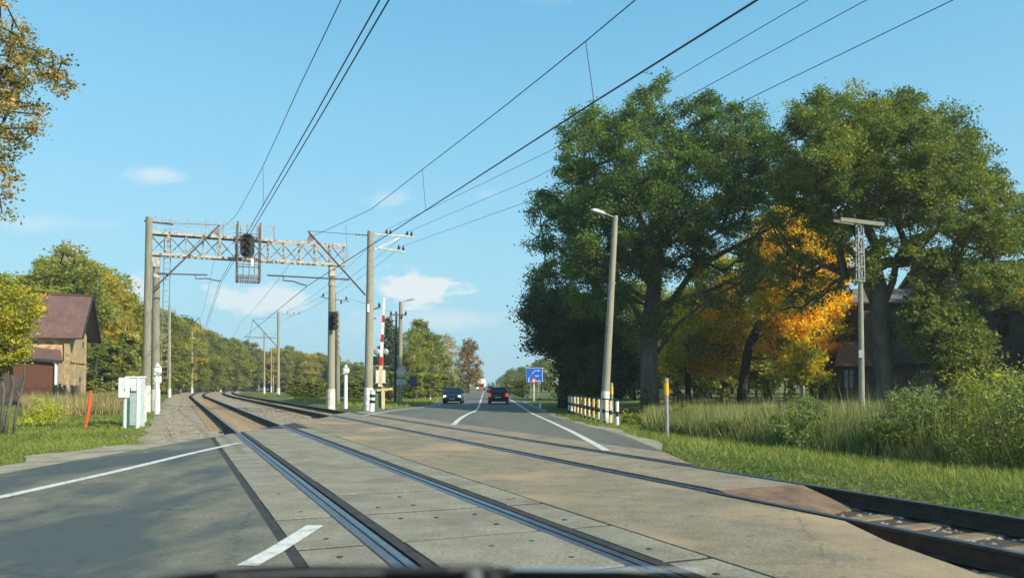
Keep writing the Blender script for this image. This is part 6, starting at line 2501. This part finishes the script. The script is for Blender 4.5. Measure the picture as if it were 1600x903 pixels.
def zone_right():
    y = 5.5 + 42 * random.random() ** 1.6
    x = random.uniform(2.6, 3.5 + y * 0.72)
    u, s = us(x, y)
    edge = 8.45 + 0.2 * math.sin(s * 1.7) + 0.2 * math.sin(s * 4.1)
    if u < edge:
        return None, None, None
    if x < edge_r(y - 14) + (0.45 + 0.25 * math.sin(y * 0.8)) * sstep((y - 13.5) / 7) + 0.05:
        return None, None, None
    sc = 0.7 + 0.5 * min(1, (u - edge) / 2)
    if random.random() > min(1, 0.15 + (u - edge) * 0.9):
        return None, None, None
    return x, y, sc


def zone_left():
    y = 9 + 42 * random.random() ** 1.5
    x = random.uniform(-3 - y * 0.70, -8.2)
    u, s = us(x, y)
    if u > -0.9 - 0.3 * math.sin(s * 0.8) - 0.2 * math.sin(s * 2.3):
        return None, None, None
    if x > -8.8 - 0.4 * math.sin(y * 0.9) - 0.2 * math.sin(y * 2.6) - 0.1 * random.random():
        return None, None, None
    return x, y, 0.8 + 0.3 * random.random()


def zone_far():
    y = 38 + 70 * random.random()
    x = random.uniform(-22, -6.6 + bend(y))
    u, s = us(x, y)
    if u < 10.2:
        return None, None, None
    return x, y, 1.2


def zone_dry_r():
    y = random.uniform(16, 46)
    x = y * random.uniform(0.17, 0.47)
    if x < 4.6 or 21.5 - 2.9 * (x - 5.9) > y + 0.5:
        return None, None, None
    return x, y, random.uniform(0.7, 1.2)


def zone_dry_l():
    y = random.uniform(34, 64)
    x = y * random.uniform(-0.62, -0.475)
    u, s = us(x, y)
    if u > -2.0:
        return None, None, None
    return x, y, random.uniform(0.7, 1.2)


random.seed(4)
blades('grass_verge', zone_right, 80000, 0.10, 0.007, M['grass'], 0.42, 0.16, 0.55, 'short bright green grass of the right verge', grow=0.06)
blades('grass_verge', zone_left, 60000, 0.085, 0.008, M['grass'], 0.36, 0.15, 0.55, 'short bright green grass of the left verge', grow=0.06)
blades('grass_verge', zone_far, 22000, 0.22, 0.03, M['grass'], 0.45, 0.18, 0.5, 'rough grass left of the road beyond the tracks', grow=0.0)
blades('dry_grass', zone_dry_r, 26000, 0.62, 0.012, M['dry_grass'], 0.5, 0.2, 0.22, 'tall dry straw coloured grass behind the right verge', grow=0.01)
blades('dry_grass', zone_dry_l, 16000, 0.75, 0.016, M['dry_grass'], 0.5, 0.2, 0.22, 'tall dry grass between the brick house and the gantry', grow=0.01)
blades('weeds', zone_dry_r, 22000, 0.6, 0.022, M['leaf_shrub'], 0.5, 0.2, 0.35, 'green weeds mixed into the dry grass at the right', grow=0.01)


def zone_hedge():
    x = random.uniform(5.0, 13.0)
    Yf = 21.5 - 2.9 * (x - 5.9)
    if x > 8.9:
        Yf = 12.8 - 0.5 * (x - 8.9)
    y = max(Yf, 10.5) + random.gauss(-0.2, 0.9)
    return x, y, random.uniform(0.5, 1.2) * (1.0 if x < 8 else 1.25)


def zone_hedge_in():
    x = random.uniform(5.5, 15.0)
    Yf = 21.5 - 2.9 * (x - 5.9)
    if x > 8.9:
        Yf = 12.8 - 0.5 * (x - 8.9)
    y = max(Yf, 10.5) + random.uniform(0.3, 8)
    return x, y, random.uniform(0.8, 1.3) * (1.0 if x < 8 else 1.2)


blades('tall_weeds', zone_hedge, 13000, 0.42, 0.010, M['dry_grass'], 0.12, 0.22, 0.28, 'tangled weeds and stalks at the foot of the overgrown hedge')
blades('tall_weeds', zone_hedge_in, 7000, 0.85, 0.012, M['leaf_shrub'], 0.5, 0.25, 0.22, 'tall weed stalks standing up between the hedge shrubs')
blades('tall_weeds', zone_hedge_in, 4500, 0.95, 0.010, M['dry_grass'], 0.55, 0.2, 0.2, 'dry straw stalks between the hedge shrubs')

# unseen tall alders added outside the right edge to shade the old house
for k_, (x_, y_, h_) in enumerate(((46, 47, 19), (53, 42, 21), (44, 58, 18), (58, 52, 22))):
    copy_thing(PR['alder'], (x_, y_, 0.1), k_ * 1.3, (h_ / 12 * 1.6, h_ / 12 * 1.6, h_ / 12), 'tall unseen alder added right of the old house for shade', 'added shade alders right of the old house')


# ------------------------------------------------------------------ air
def haze():
    mt = bpy.data.materials.new('haze')
    mt.use_nodes = True
    n, l = mt.node_tree.nodes, mt.node_tree.links
    n.clear()
    out = n.new('ShaderNodeOutputMaterial')
    v = n.new('ShaderNodeVolumePrincipled')
    v.inputs['Color'].default_value = (0.86, 0.93, 1.0, 1)
    v.inputs['Density'].default_value = 0.00045
    v.inputs['Anisotropy'].default_value = 0.2
    l.new(v.outputs[0], out.inputs['Volume'])
    o = MB().box((0, 620, 16), (1860, 1440, 38)).build('haze', mt)
    tag(o, kind='stuff')


haze()
